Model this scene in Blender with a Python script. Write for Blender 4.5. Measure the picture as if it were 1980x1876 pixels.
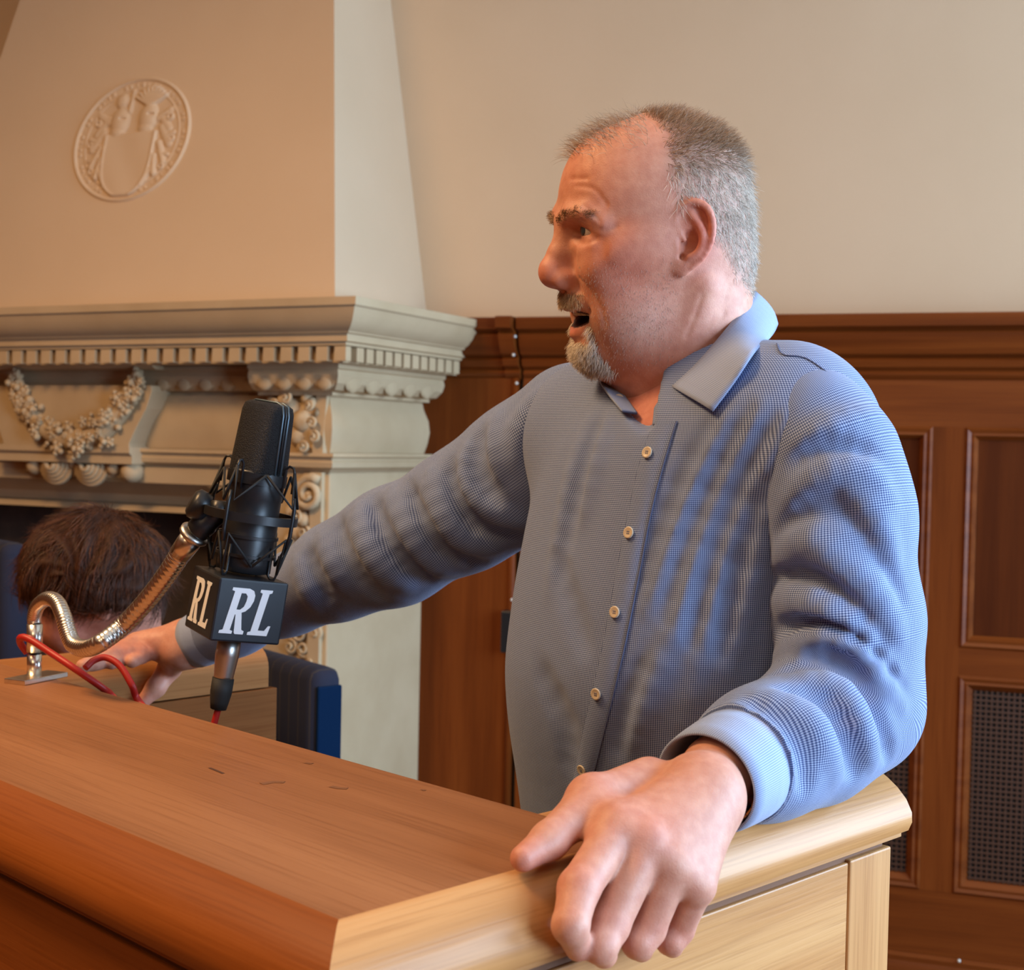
import bpy, bmesh, math, random
import numpy as np
from mathutils import Vector, Matrix

random.seed(7); rng = np.random.default_rng(7)
for o in list(bpy.data.objects): bpy.data.objects.remove(o)
SC = bpy.context.scene
COL = SC.collection

# ------------------------------------------------------------------ camera
FPX, CX, CY = 2700.0, 990.0, 938.0
CAM = np.array([0.0, 0.0, 1.42])
PITCH, ROLL = math.radians(1.61), 0.021
_f = np.array([0, math.cos(PITCH), -math.sin(PITCH)])
_u0 = np.array([0, math.sin(PITCH), math.cos(PITCH)])
_x = np.array([1.0, 0, 0])
_u = math.cos(ROLL)*_u0 - math.sin(ROLL)*_x
_r = math.cos(ROLL)*_x + math.sin(ROLL)*_u0
cam_d = bpy.data.cameras.new('camera'); cam = bpy.data.objects.new('camera', cam_d); COL.objects.link(cam)
M = Matrix(((_r[0], _u[0], -_f[0], CAM[0]), (_r[1], _u[1], -_f[1], CAM[1]), (_r[2], _u[2], -_f[2], CAM[2]), (0, 0, 0, 1)))
cam.matrix_world = M
cam_d.sensor_fit = 'HORIZONTAL'; cam_d.sensor_width = 36.0; cam_d.lens = FPX/1980*36
cam_d.dof.use_dof = True; cam_d.dof.focus_distance = 1.28; cam_d.dof.aperture_fstop = 11
cam_d.clip_start = 0.05
SC.camera = cam

# ------------------------------------------------------------------ light
SC.view_settings.view_transform = 'Standard'; SC.view_settings.look = 'None'
SC.view_settings.gamma = 1.0; SC.view_settings.use_curve_mapping = False
SC.view_settings.exposure = 0.15
W = bpy.data.worlds.new('world'); SC.world = W; W.use_nodes = True
W.node_tree.nodes['Background'].inputs[0].default_value = (0.62, 0.78, 1.0, 1)
W.node_tree.nodes['Background'].inputs[1].default_value = 1.2
def area(name, loc, target, sx, sy, power, col, spread=math.pi):
    l = bpy.data.lights.new(name, 'AREA'); l.shape = 'RECTANGLE'; l.size = sx; l.size_y = sy
    l.energy = power; l.color = col; l.spread = spread
    o = bpy.data.objects.new(name, l); COL.objects.link(o); o.location = loc
    o.rotation_euler = (Vector(target)-Vector(loc)).to_track_quat('-Z', 'Y').to_euler()
    return o
# daylight through the two windows of the right wall
area('window_daylight', (2.66, 1.50, 1.75), (0, 1.50, 1.45), 1.5, 1.9, 125, (0.50, 0.72, 1.0))
area('window_daylight', (2.66, -0.70, 1.75), (0, -0.70, 1.45), 1.5, 1.9, 150, (0.50, 0.72, 1.0))
# warm ceiling lamps of the hall (built below as lamps)
area('ceiling_lamp_light', (-1.5, 1.2, 3.30), (-1.5, 1.2, 0), 0.8, 0.8, 66, (1.0, 0.60, 0.28))
area('ceiling_lamp_light', (-1.0, -1.8, 3.30), (-1.0, -1.8, 0), 0.8, 0.8, 30, (1.0, 0.62, 0.30))

# ------------------------------------------------------------------ pixel helpers (direction only; distance from what is touched)
def ray(px, py):
    return _f + (px-CX)/FPX*_r - (py-CY)/FPX*_u
def PD(px, py, d):
    r = ray(px, py); return CAM + r*(d/r[1])
def PZ(px, py, z):
    r = ray(px, py); return CAM + r*((z-CAM[2])/r[2])
def PN(px, py, p0, n):
    r = ray(px, py); return CAM + r*(np.dot(np.asarray(p0)-CAM, n)/np.dot(r, n))

# ------------------------------------------------------------------ object helpers
def V3(a): return np.asarray(a, float)
def nrm(v): v = V3(v); return v/np.linalg.norm(v)
def tag(o, label=None, cat=None, group=None, kind=None):
    if label: o['label'] = label
    if cat: o['category'] = cat
    if group: o['group'] = group
    if kind: o['kind'] = kind
    return o
def empty(name, loc, label=None, cat=None, group=None, kind=None):
    o = bpy.data.objects.new(name, None); COL.objects.link(o); o.location = Vector(loc); o.empty_display_size = .05
    return tag(o, label, cat, group, kind)
def link(name, me, mat=None, parent=None, smooth=False):
    o = bpy.data.objects.new(name, me); COL.objects.link(o)
    if mat is not None and not me.materials: me.materials.append(mat)
    if smooth: me.polygons.foreach_set('use_smooth', [True]*len(me.polygons))
    if parent is not None: adopt(o, parent)
    return o
def adopt(o, parent):
    o.parent = parent; o.matrix_parent_inverse = world_of(parent).inverted()
def world_of(p):
    m = Matrix.LocRotScale(p.location, p.rotation_euler, p.scale)
    if p.parent is not None: m = world_of(p.parent) @ p.matrix_parent_inverse @ m
    return m
def mk(name, verts, faces, mat, parent=None, smooth=False, bevel=0, seg=2):
    me = bpy.data.meshes.new(name)
    me.from_pydata([tuple(map(float, v)) for v in verts], [], [tuple(f) for f in faces]); me.update()
    if bevel:
        bm = bmesh.new(); bm.from_mesh(me); bmesh.ops.remove_doubles(bm, verts=bm.verts, dist=1e-6)
        bmesh.ops.recalc_face_normals(bm, faces=bm.faces)
        es = [e for e in bm.edges if len(e.link_faces) == 2 and e.calc_face_angle(0) > .5]
        bmesh.ops.bevel(bm, geom=es, offset=bevel, segments=seg, affect='EDGES', profile=.5)
        bm.to_mesh(me); bm.free()
    else:
        bm = bmesh.new(); bm.from_mesh(me); bmesh.ops.recalc_face_normals(bm, faces=bm.faces); bm.to_mesh(me); bm.free()
    return link(name, me, mat, parent, smooth)
def boxv(c, ax, ay, az, hx, hy, hz):
    c, ax, ay, az = map(V3, (c, ax, ay, az)); v = []
    for i in (-1, 1):
        for j in (-1, 1):
            for k in (-1, 1): v.append(c+ax*hx*i+ay*hy*j+az*hz*k)
    f = [(0, 1, 3, 2), (4, 6, 7, 5), (0, 4, 5, 1), (2, 3, 7, 6), (0, 2, 6, 4), (1, 5, 7, 3)]
    return v, f
X3, Y3, Z3 = np.eye(3)
def box(name, c, h, mat, parent=None, ax=X3, ay=Y3, az=Z3, bevel=0, smooth=False):
    v, f = boxv(c, ax, ay, az, *h); return mk(name, v, f, mat, parent, smooth, bevel)
def frames(path):
    P = [V3(p) for p in path]; T = []
    for i in range(len(P)):
        a = P[max(0, i-1)]; b = P[min(len(P)-1, i+1)]; T.append(nrm(b-a))
    n = nrm(np.cross(T[0], [0.3, 0.2, 1.0])) ; out = []
    for t in T:
        n = n-np.dot(n, t)*t; n = nrm(n); out.append((n, np.cross(t, n)))
    return P, T, out
def tubev(path, rad, ns=10, cap=True, flat=1.0):
    P, T, fr = frames(path); v = []; f = []
    rad = [rad]*len(P) if np.isscalar(rad) else rad
    for i, p in enumerate(P):
        n, b = fr[i]
        for k in range(ns):
            a = 2*math.pi*k/ns; v.append(p+rad[i]*(math.cos(a)*n+flat*math.sin(a)*b))
    for i in range(len(P)-1):
        for k in range(ns):
            f.append((i*ns+k, i*ns+(k+1) % ns, (i+1)*ns+(k+1) % ns, (i+1)*ns+k))
    if cap: f.append(tuple(range(ns))[::-1]); f.append(tuple((len(P)-1)*ns+k for k in range(ns)))
    return v, f
def tube(name, path, rad, mat, parent=None, ns=10, flat=1.0):
    v, f = tubev(path, rad, ns, True, flat); return mk(name, v, f, mat, parent, True)
def spline(pts, n):
    P = np.array(pts, float); m = len(P); out = []
    for i in range(n):
        t = i/(n-1)*(m-1); k = min(int(t), m-2); s = t-k
        p0, p1, p2, p3 = P[max(k-1, 0)], P[k], P[k+1], P[min(k+2, m-1)]
        out.append(.5*((2*p1)+(-p0+p2)*s+(2*p0-5*p1+4*p2-p3)*s*s+(-p0+3*p1-3*p2+p3)*s**3))
    return out
def merge(parts):
    V = []; F = []
    for v, f in parts:
        o = len(V); V += list(v); F += [tuple(i+o for i in q) for q in f]
    return V, F
def lathev(prof, c, axis, ns=24, ref=(0.31, 0.17, 0.9)):
    axis = nrm(axis); n = nrm(np.cross(axis, ref)); b = np.cross(axis, n); v = []; f = []
    for (r, h) in prof:
        for k in range(ns):
            a = 2*math.pi*k/ns; v.append(V3(c)+axis*h+r*(math.cos(a)*n+math.sin(a)*b))
    for i in range(len(prof)-1):
        for k in range(ns): f.append((i*ns+k, i*ns+(k+1) % ns, (i+1)*ns+(k+1) % ns, (i+1)*ns+k))
    f.append(tuple(range(ns))[::-1]); f.append(tuple((len(prof)-1)*ns+k for k in range(ns)))
    return v, f
def lathe(name, prof, c, axis, mat, parent=None, ns=24):
    v, f = lathev(prof, c, axis, ns); return mk(name, v, f, mat, parent, True)
def autosmooth(o, ang=35):
    me = o.data; bm = bmesh.new(); bm.from_mesh(me)
    for p in bm.faces: p.smooth = True
    for e in bm.edges: e.smooth = not (len(e.link_faces) == 2 and e.calc_face_angle(0) > math.radians(ang))
    bm.to_mesh(me); bm.free(); return o

# ------------------------------------------------------------------ materials
def mat(name, col, rough=.6, metal=0., spec=.5, noise=None, bump=0., bscale=200, sheen=0):
    m = bpy.data.materials.new(name); m.use_nodes = True; nt = m.node_tree; b = nt.nodes['Principled BSDF']
    b.inputs['Base Color'].default_value = (*col, 1); b.inputs['Roughness'].default_value = rough
    b.inputs['Metallic'].default_value = metal; b.inputs['Specular IOR Level'].default_value = spec
    if sheen: b.inputs['Sheen Weight'].default_value = sheen
    tc = nt.nodes.new('ShaderNodeTexCoord')
    if noise:
        c2, sc, contrast = noise
        n = nt.nodes.new('ShaderNodeTexNoise'); n.inputs['Scale'].default_value = sc; n.inputs['Detail'].default_value = 5
        nt.links.new(tc.outputs['Object'], n.inputs['Vector'])
        r = nt.nodes.new('ShaderNodeValToRGB'); r.color_ramp.elements[0].position = .5-contrast; r.color_ramp.elements[1].position = .5+contrast
        r.color_ramp.elements[0].color = (*col, 1); r.color_ramp.elements[1].color = (*c2, 1)
        nt.links.new(n.outputs['Fac'], r.inputs['Fac']); nt.links.new(r.outputs['Color'], b.inputs['Base Color'])
    if bump:
        n2 = nt.nodes.new('ShaderNodeTexNoise'); n2.inputs['Scale'].default_value = bscale; n2.inputs['Detail'].default_value = 4
        nt.links.new(tc.outputs['Object'], n2.inputs['Vector'])
        bp = nt.nodes.new('ShaderNodeBump'); bp.inputs['Strength'].default_value = bump; bp.inputs['Distance'].default_value = .004
        nt.links.new(n2.outputs['Fac'], bp.inputs['Height']); nt.links.new(bp.outputs['Normal'], b.inputs['Normal'])
    return m
def wood(name, c1, c2, c3, rotz=0., along='X', scale=1., rough=.42, spec=.35, knots=False):
    """oak: fibres stretched along one axis of the rotated object space"""
    m = bpy.data.materials.new(name); m.use_nodes = True; nt = m.node_tree; b = nt.nodes['Principled BSDF']
    b.inputs['Roughness'].default_value = rough; b.inputs['Specular IOR Level'].default_value = spec
    tc = nt.nodes.new('ShaderNodeTexCoord'); r0 = nt.nodes.new('ShaderNodeMapping'); r0.inputs['Rotation'].default_value = (0, 0, rotz)
    nt.links.new(tc.outputs['Object'], r0.inputs['Vector'])
    mp = nt.nodes.new('ShaderNodeMapping'); s = {'X': (1.2, 26, 26), 'Y': (26, 1.2, 26), 'Z': (26, 26, 1.2)}[along]
    mp.inputs['Scale'].default_value = tuple(q*scale for q in s); nt.links.new(r0.outputs['Vector'], mp.inputs['Vector'])
    n1 = nt.nodes.new('ShaderNodeTexNoise'); n1.inputs['Scale'].default_value = 1.0; n1.inputs['Detail'].default_value = 6; n1.inputs['Distortion'].default_value = .6
    nt.links.new(mp.outputs['Vector'], n1.inputs['Vector'])
    r = nt.nodes.new('ShaderNodeValToRGB'); e = r.color_ramp.elements
    e[0].position = .30; e[0].color = (*c1, 1); e[1].position = .72; e[1].color = (*c3, 1)
    k = e.new(.5); k.color = (*c2, 1)
    nt.links.new(n1.outputs['Fac'], r.inputs['Fac'])
    mp2 = nt.nodes.new('ShaderNodeMapping'); s2 = {'X': (7, 330, 330), 'Y': (330, 7, 330), 'Z': (330, 330, 7)}[along]
    mp2.inputs['Scale'].default_value = s2; nt.links.new(r0.outputs['Vector'], mp2.inputs['Vector'])
    n2 = nt.nodes.new('ShaderNodeTexNoise'); n2.inputs['Scale'].default_value = 1.; n2.inputs['Detail'].default_value = 2
    nt.links.new(mp2.outputs['Vector'], n2.inputs['Vector'])
    r2 = nt.nodes.new('ShaderNodeValToRGB'); r2.color_ramp.elements[0].position = .30; r2.color_ramp.elements[1].position = .52
    r2.color_ramp.elements[0].color = (.80, .75, .70, 1); r2.color_ramp.elements[1].color = (1, 1, 1, 1)
    nt.links.new(n2.outputs['Fac'], r2.inputs['Fac'])
    mx = nt.nodes.new('ShaderNodeMix'); mx.data_type = 'RGBA'; mx.blend_type = 'MULTIPLY'; mx.inputs[0].default_value = .8
    nt.links.new(r.outputs['Color'], mx.inputs[6]); nt.links.new(r2.outputs['Color'], mx.inputs[7])
    nt.links.new(mx.outputs[2], b.inputs['Base Color'])
    bp = nt.nodes.new('ShaderNodeBump'); bp.inputs['Strength'].default_value = .12; bp.inputs['Distance'].default_value = .002
    nt.links.new(n2.outputs['Fac'], bp.inputs['Height']); nt.links.new(bp.outputs['Normal'], b.inputs['Normal'])
    return m

M_plaster = mat('plaster_cream', (.575, .42, .27), .9, spec=.15, noise=((.61, .45, .295), 3.0, .25), bump=.05, bscale=300)
M_ceil = mat('plaster_ceiling', (.72, .64, .52), .9)
M_stone = mat('fireplace_stone', (.45, .325, .185), .85, spec=.2, noise=((.54, .405, .245), 5.0, .2), bump=.10, bscale=180)
M_soot = mat('sooty_brick', (.035, .026, .02), .95, noise=((.06, .04, .03), 20, .2))
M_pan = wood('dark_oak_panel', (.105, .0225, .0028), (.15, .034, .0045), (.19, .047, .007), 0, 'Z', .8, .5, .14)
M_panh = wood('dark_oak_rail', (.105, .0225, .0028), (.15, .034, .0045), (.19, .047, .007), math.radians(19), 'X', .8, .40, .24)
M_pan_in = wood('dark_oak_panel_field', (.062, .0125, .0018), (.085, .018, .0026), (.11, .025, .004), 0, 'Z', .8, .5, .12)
M_grille = mat('grille_brown', (.06, .022, .008), .6)
M_black = mat('black_gap', (.008, .007, .006), .8)
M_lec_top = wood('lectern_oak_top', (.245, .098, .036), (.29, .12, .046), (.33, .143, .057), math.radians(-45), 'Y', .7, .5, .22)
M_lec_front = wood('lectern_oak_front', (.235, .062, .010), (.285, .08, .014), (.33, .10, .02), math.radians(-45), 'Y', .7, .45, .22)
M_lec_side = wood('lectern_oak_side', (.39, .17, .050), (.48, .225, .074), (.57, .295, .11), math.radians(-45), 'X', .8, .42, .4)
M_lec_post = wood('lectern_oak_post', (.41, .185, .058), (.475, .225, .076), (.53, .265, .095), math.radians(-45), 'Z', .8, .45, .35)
M_lec_groove = mat('lectern_groove', (.16, .062, .022), .7)
M_floor = wood('parquet', (.16, .07, .025), (.22, .10, .04), (.27, .13, .05), 0, 'Y', .5, .4)
M_chrome = mat('chrome', (.70, .65, .58), .26, 1.0, noise=((.80, .74, .66), 90, .2))
M_steel = mat('brushed_steel', (.55, .52, .48), .35, 1.0)
M_blk = mat('black_metal', (.012, .013, .015), .38, 0, .5)
M_blkmatte = mat('black_rubber', (.012, .012, .012), .7)
M_mesh = mat('black_grille_mesh', (.012, .012, .014), .55, .3, bump=.9, bscale=900)
M_boxblk = mat('black_box_plastic', (.010, .014, .020), .45)
M_white = mat('white_print', (.74, .76, .78), .6)
M_red = mat('red_cable', (.42, .014, .010), .45)
M_blue = None
# ================================================================== THE ROOM
# back wall: rail seen end to end gives its direction (19 deg), mantel end gives its distance
WT = math.radians(19.0)
WU = np.array([math.cos(WT), -math.sin(WT), 0]); WNn = np.array([-math.sin(WT), -math.cos(WT), 0])   # along wall to the right; out of wall
W0 = PD(919, 621, 3.72); W0[2] = 0
def onwall(px, py, off=0.):            # -> (s along wall, z)
    p = PN(px, py, W0+WNn*off, WNn); return np.dot(p-W0, WU), p[2]
def wp(s, off, z): return W0+WU*s+WNn*off+Z3*z
Z_DADO = onwall(1500, 614)[1]
ZC = 3.5
fl = mk('floor', [(-5, -4, 0), (3.2, -4, 0), (3.2, 6, 0), (-5, 6, 0), (-5, -4, -.1), (3.2, -4, -.1), (3.2, 6, -.1), (-5, 6, -.1)],
        [(0, 1, 2, 3), (7, 6, 5, 4), (0, 4, 5, 1), (1, 5, 6, 2), (2, 6, 7, 3), (3, 7, 4, 0)], M_floor); tag(fl, 'dark parquet floor of the hall', kind='structure')
ce = mk('ceiling', [(-5, -4, ZC), (3.2, -4, ZC), (3.2, 6, ZC), (-5, 6, ZC), (-5, -4, ZC+.1), (3.2, -4, ZC+.1), (3.2, 6, ZC+.1), (-5, 6, ZC+.1)],
        [(0, 1, 2, 3), (7, 6, 5, 4), (0, 4, 5, 1), (1, 5, 6, 2), (2, 6, 7, 3), (3, 7, 4, 0)], M_ceil); tag(ce, 'cream plaster ceiling', kind='structure')
def slab(name, s0, s1, z0, z1, o0, o1, m, parent=None, bevel=0):
    v = [wp(s, o, z) for s in (s0, s1) for o in (o0, o1) for z in (z0, z1)]
    f = [(0, 1, 3, 2), (4, 6, 7, 5), (0, 4, 5, 1), (2, 3, 7, 6), (0, 2, 6, 4), (1, 5, 7, 3)]
    return mk(name, v, f, m, parent, False, bevel)
wb = slab('wall_back', -4.5, 3.0, 0, ZC, -.14, -.02, M_plaster); tag(wb, 'cream plaster wall above the oak panelling', kind='structure')
wl = box('wall_left', (-4.4, 1, ZC/2), (.06, 5, ZC/2), M_pan); tag(wl, 'dark oak panelled wall', kind='structure')
wf = box('wall_front', (-.9, -3.6, ZC/2), (4.1, .06, ZC/2), M_pan); tag(wf, 'dark oak panelled wall', kind='structure')
# right wall with two tall windows (opening y: -1.45..0.05 and 0.75..2.25, z .8..2.7)
wr = empty('wall_right', (2.72, 0, 0), 'cream plaster wall with two tall windows', None, None, 'structure')
for (y0, y1, z0, z1) in [(-4, -1.45, 0, ZC), (.05, .75, 0, ZC), (2.25, 4.5, 0, ZC), (-1.45, .05, 0, .8), (-1.45, .05, 2.7, ZC), (.75, 2.25, 0, .8), (.75, 2.25, 2.7, ZC)]:
    box('wall_section', (2.80, (y0+y1)/2, (z0+z1)/2), (.08, (y1-y0)/2, (z1-z0)/2), M_plaster, wr)
M_pane = mat('window_glass', (.9, .95, 1), .02); M_pane.node_tree.nodes['Principled BSDF'].inputs['Transmission Weight'].default_value = 1
M_frame = mat('white_window_paint', (.75, .74, .70), .5)
for wi, yc in enumerate((1.5, -.7)):
    w = empty('window_%d' % (wi+1), (2.8, yc, .8), 'tall white framed window', None, None, 'structure')
    for (dy, dz, hy, hz) in [(-.72, .95, .03, .95), (.72, .95, .03, .95), (0, .03, .75, .03), (0, 1.87, .75, .03), (0, .95, .02, .95), (0, 1.3, .75, .02)]:
        box('window_frame', (2.82, yc+dy, .8+dz), (.03, hy, hz), M_frame, w)
    box('window_pane', (2.83, yc, 1.75), (.003, .72, .92), M_pane, w)
    box('window_sill', (2.72, yc, .79), (.14, .8, .02), M_frame, w)
# ceiling lamps
M_lamp = mat('lamp_glass', (.9, .8, .6), .4); M_brass = mat('brass', (.6, .4, .15), .3, 1)
_b = M_lamp.node_tree.nodes['Principled BSDF']; _b.inputs['Emission Color'].default_value = (1, .62, .3, 1); _b.inputs['Emission Strength'].default_value = 3
for i, (x, y) in enumerate(((-1.5, 1.2), (-1.0, -1.8))):
    l = empty('ceiling_lamp', (x, y, ZC), 'warm flush ceiling lamp ' + ('above the hall before the lectern' if i == 0 else 'near the rear wall of the hall'), 'lamp', 'ceiling lamps')
    lathe('lamp_shade', [(.05, 0), (.36, -.02), (.4, -.07), (.3, -.12), (.05, -.14)], (x, y, ZC-.001), (0, 0, 1), M_lamp, l)
    lathe('lamp_mount', [(.42, 0), (.42, -.02)], (x, y, ZC), (0, 0, 1), M_brass, l)

# ------------------------------------------------------------------ oak dado panelling
dado = empty('trim_1', W0, 'dark oak wall panelling with moulded cap rail and lattice grilles', None, None, 'structure')
s_end = onwall(1000, 800)[0]
SL, SR = -1.2, 2.2
# measured levels (on the wall plane, at the right edge)
def zl(px, py): return onwall(px, py)[1]
z_rail = zl(1700, 735); z_ptop = zl(1850, 826); z_pbot = zl(1850, 1251); z_gtop = zl(1850, 1304); z_gbot = zl(1830, 1723); z_base = zl(1860, 1851)
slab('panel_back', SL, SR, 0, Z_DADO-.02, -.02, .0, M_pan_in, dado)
# cap rail profile swept along the wall
cap = [(0, z_rail-.006), (.012, z_rail), (.02, z_rail+.012), (.014, z_rail+.022), (.030, z_rail+.030), (.036, z_rail+.045), (.030, z_rail+.052), (.046, z_rail+.060),
       (.060, z_rail+.085), (.066, Z_DADO-.045), (.062, Z_DADO-.038), (.085, Z_DADO-.03), (.088, Z_DADO-.004), (.084, Z_DADO), (-.02, Z_DADO)]
def wsweep(name, prof, s0, s1, m, parent):
    v = [wp(s, o, z) for s in (s0, s1) for (o, z) in prof]; n = len(prof)
    f = [(i, i+1, n+i+1, n+i) for i in range(n-1)]+[tuple(range(n))[::-1], tuple(range(n, 2*n))]
    return autosmooth(mk(name, v, f, m, parent), 30)
s_gap = onwall(1010, 800)[0]
wsweep('cap_rail', cap, s_gap+.006, SR, M_panh, dado)
wsweep('cap_rail', [(o+.0, z) for o, z in cap], SL, s_gap-.002, M_panh, dado)
# return end of the rail beside the gap (projects a little)
wsweep('rail_end', [(o*1.22+.005, z+.001) for o, z in cap], s_gap-.042, s_gap-.001, M_panh, dado)
s_mid0, s_mid1 = onwall(1800, 1000)[0], onwall(1862, 1000)[0]
slab('frieze_rail', s_gap+.006, SR, z_ptop, z_rail, 0, .014, M_panh, dado)
slab('lock_rail', s_gap+.006, SR, z_gtop, z_pbot, 0, .0138, M_panh, dado)
slab('bottom_rail', s_gap+.006, SR, z_base, z_gbot, 0, .0136, M_panh, dado)
base = wsweep('skirting', [(0, 0), (.03, 0), (.03, z_base-.04), (.022, z_base-.02), (.024, z_base-.008), (.012, z_base), (0, z_base)], SL, SR, M_panh, dado)
pitch = .62
ws = s_mid1-s_mid0
for k in range(-2, 3):
    a = s_mid0+k*pitch
    if a < s_gap+.05: continue
    slab('stile', a, a+ws, z_gbot, z_ptop, 0, .0144, M_pan, dado)
slab('stile', s_gap+.006, s_gap+.09, z_gbot, z_ptop, 0, .0144, M_pan, dado)
def pframe(name, s0, s1, z0, z1, w, m):
    """mitred bolection moulding round a panel"""
    prof = [(0, .014), (.006, .020), (.014, .016), (.02, .018), (w, .002)]
    v = []; n = len(prof)
    for (d, o) in prof: v += [wp(s0+d, o, z0+d), wp(s1-d, o, z0+d), wp(s1-d, o, z1-d), wp(s0+d, o, z1-d)]
    f = [(i*4+k, i*4+(k+1) % 4, (i+1)*4+(k+1) % 4, (i+1)*4+k) for i in range(n-1) for k in range(4)]
    return mk(name, v, f, m, dado)
for k in range(-2, 3):
    a0 = s_mid1+k*pitch; a1 = a0+pitch-ws
    if a1 < s_gap+.12: continue
    a0 = max(a0, s_gap+.09)
    if a0 > 2.0: continue
    pframe('panel_moulding', a0, a1, z_pbot, z_ptop, .03, M_panh)
    pframe('panel_moulding', a0, a1, z_gbot, z_gtop, .035, M_panh)
    slab('grille_backing', a0+.033, a1-.033, z_gbot+.033, z_gtop-.033, 0.0005, .0012, M_black, dado)
    bars = []
    q = a0+.04
    while q < a1-.035:
        bars.append(boxv(wp(q, .004, (z_gbot+z_gtop)/2), WU, WNn, Z3, .0022, .0012, (z_gtop-z_gbot)/2-.034)); q += .0125
    q = z_gbot+.04
    while q < z_gtop-.035:
        bars.append(boxv(wp((a0+a1)/2, .0055, q), WU, WNn, Z3, (a1-a0)/2-.034, .0012, .0022)); q += .0125
    v, f = merge(bars); g = mk('lattice_grille', v, f, M_grille, dado); g['kind'] = 'stuff'
# plain board left of the gap, rounded edge strip, black gap, lock box
slab('plain_board', SL, s_gap-.02, z_base, z_rail, 0, .016, M_pan, dado)
tube('edge_bead', [wp(s_gap-.014, .016, z_base), wp(s_gap-.014, .016, z_rail)], .010, M_pan, dado, 12)
slab('door_gap', s_gap-.003, s_gap+.006, .1, Z_DADO-.04, .001, .006, M_black, dado)
z_l0, z_l1 = zl(990, 1258), zl(990, 1178); s_l = onwall(980, 1215)[0]
slab('lock_box', s_l, s_l+.05, z_l0, z_l1, .012, .05, M_blk, dado, .003)
M_nail = mat('nail_white', (.7, .68, .62), .4)
for (px, py) in ((1013, 655), (1010, 690), (1005, 742), (996, 1158), (994, 1272), (1855, 1851)):
    s, z = onwall(px, py); lathe('nail_head', [(.004, 0), (.004, .004), (.001, .006)], wp(s, .024 if py > 700 else .07, z), WNn, M_nail, dado, 8)

# ================================================================== FIREPLACE
FT = math.radians(25.8)
FU = np.array([-math.cos(FT), math.sin(FT), 0]); FV = np.array([math.sin(FT), math.cos(FT), 0])     # left along the front; back along the return
O = PD(688, 572, 3.10); ZM = O[2]; O0 = np.array([O[0], O[1], 0])
def fp(u, v, z): return O0+FU*u+FV*v+Z3*z
def onf(px, py, v=0.):
    p = PN(px, py, O0+FV*v, FV); return np.dot(p-O0, FU), p[2]
def onr(px, py, u=0.):
    p = PN(px, py, O0+FU*u, FU); return np.dot(p-O0, FV), p[2]
fire = empty('fireplace', fp(.9, .3, 0), 'carved pale stone fireplace with dentil cornice, flower swag and corner pilaster', 'fireplace')
UL, VR = 2.9, .80
def msweep(name, prof, ul, vr, m=M_stone, u0=0., parent=fire):
    """profile (w inward, z) mitred round the front-right corner; u0: shift of the corner"""
    n = len(prof); v = []
    for (w, z) in prof: v += [fp(ul, w, z), fp(u0+w, w, z), fp(u0+w, vr, z)]
    f = []
    for i in range(n-1):
        f += [(i*3, i*3+1, i*3+4, i*3+3), (i*3+1, i*3+2, i*3+5, i*3+4)]
    return autosmooth(mk(name, v, f, m, parent), 28)
zt = lambda d: ZM-d
msweep('mantel_shelf', [(.70, zt(0)), (0, zt(0)), (.002, zt(.018)), (.008, zt(.022)), (.013, zt(.034)), (.022, zt(.050)), (.035, zt(.064)), (.048, zt(.072)), (.050, zt(.076)), (.058, zt(.077)), (.058, zt(.094)), (.066, zt(.096)), (.066, zt(.103)), (.088, zt(.103)), (.088, zt(.141)), (.15, zt(.141))], UL, VR)
# dentils: one block each
dent = None
per = .0495
def dblock(c, ax, ay):
    global dent
    v, f = boxv(c, ax, ay, Z3, .0155, .011, .0165); return mk('dentil', v, f, M_stone, fire)
n_f = int(UL/per)
for i in range(n_f):
    dblock(fp(.066+.0155+i*per, .077, zt(.122)), FU, FV)
for i in range(1, 13):
    dblock(fp(.077, .070+.0155+i*.043, zt(.122)), FV, FU)
# egg-and-dart band: recessed run, projecting capital over the pilaster
ov = [(.12, zt(.141)), (.12, zt(.152)), (.126, zt(.154)), (.122, zt(.168)), (.128, zt(.186)), (.145, zt(.202)), (.165, zt(.206)), (.165, zt(.214)), (.20, zt(.214))]
uc = onf(478, 730, .12)[0]        # left end of the projecting capital
ovr = [(w+.06, z) for w, z in ov]
def fsweep(name, prof, u0, u1, m=M_stone, parent=fire):
    n = len(prof); v = [fp(u, w, z) for u in (u0, u1) for (w, z) in prof]
    f = [(i, i+1, n+i+1, n+i) for i in range(n-1)]+[tuple(range(n)), tuple(range(n, 2*n))[::-1]]
    return autosmooth(mk(name, v, f, m, parent), 30)
msweep('capital_ovolo', ov+[(.25, zt(.214)), (.25, zt(.141))], uc, VR)
fsweep('ovolo_band', ovr+[(.40, zt(.214)), (.40, zt(.141))], uc-.01, UL)
def egg_mesh(c, t, n, w, h):
    parts = []
    t = nrm(t); n = nrm(n)
    P = []; F = []; nu, nv = 8, 6
    for i in range(nv+1):
        for k in range(nu+1):
            a = math.pi*k/nu; b = -math.pi/2+math.pi*i/nv
            P.append(V3(c)+t*w*math.cos(a)*math.cos(b)+n*.008*math.sin(a)*math.cos(b)+Z3*h*math.sin(b))
    for i in range(nv):
        for k in range(nu): F.append((i*(nu+1)+k, i*(nu+1)+k+1, (i+1)*(nu+1)+k+1, (i+1)*(nu+1)+k))
    parts.append((P, F))
    rim = [V3(c)+t*(w*1.35*math.cos(a))+Z3*(.014+h*1.35*math.sin(a))+n*(.006-.010*max(0, -math.sin(a))) for a in np.linspace(math.pi*.98, math.pi*2.02, 11)]
    parts.append(tubev(rim, .0034, 6)); return merge(parts)
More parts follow.
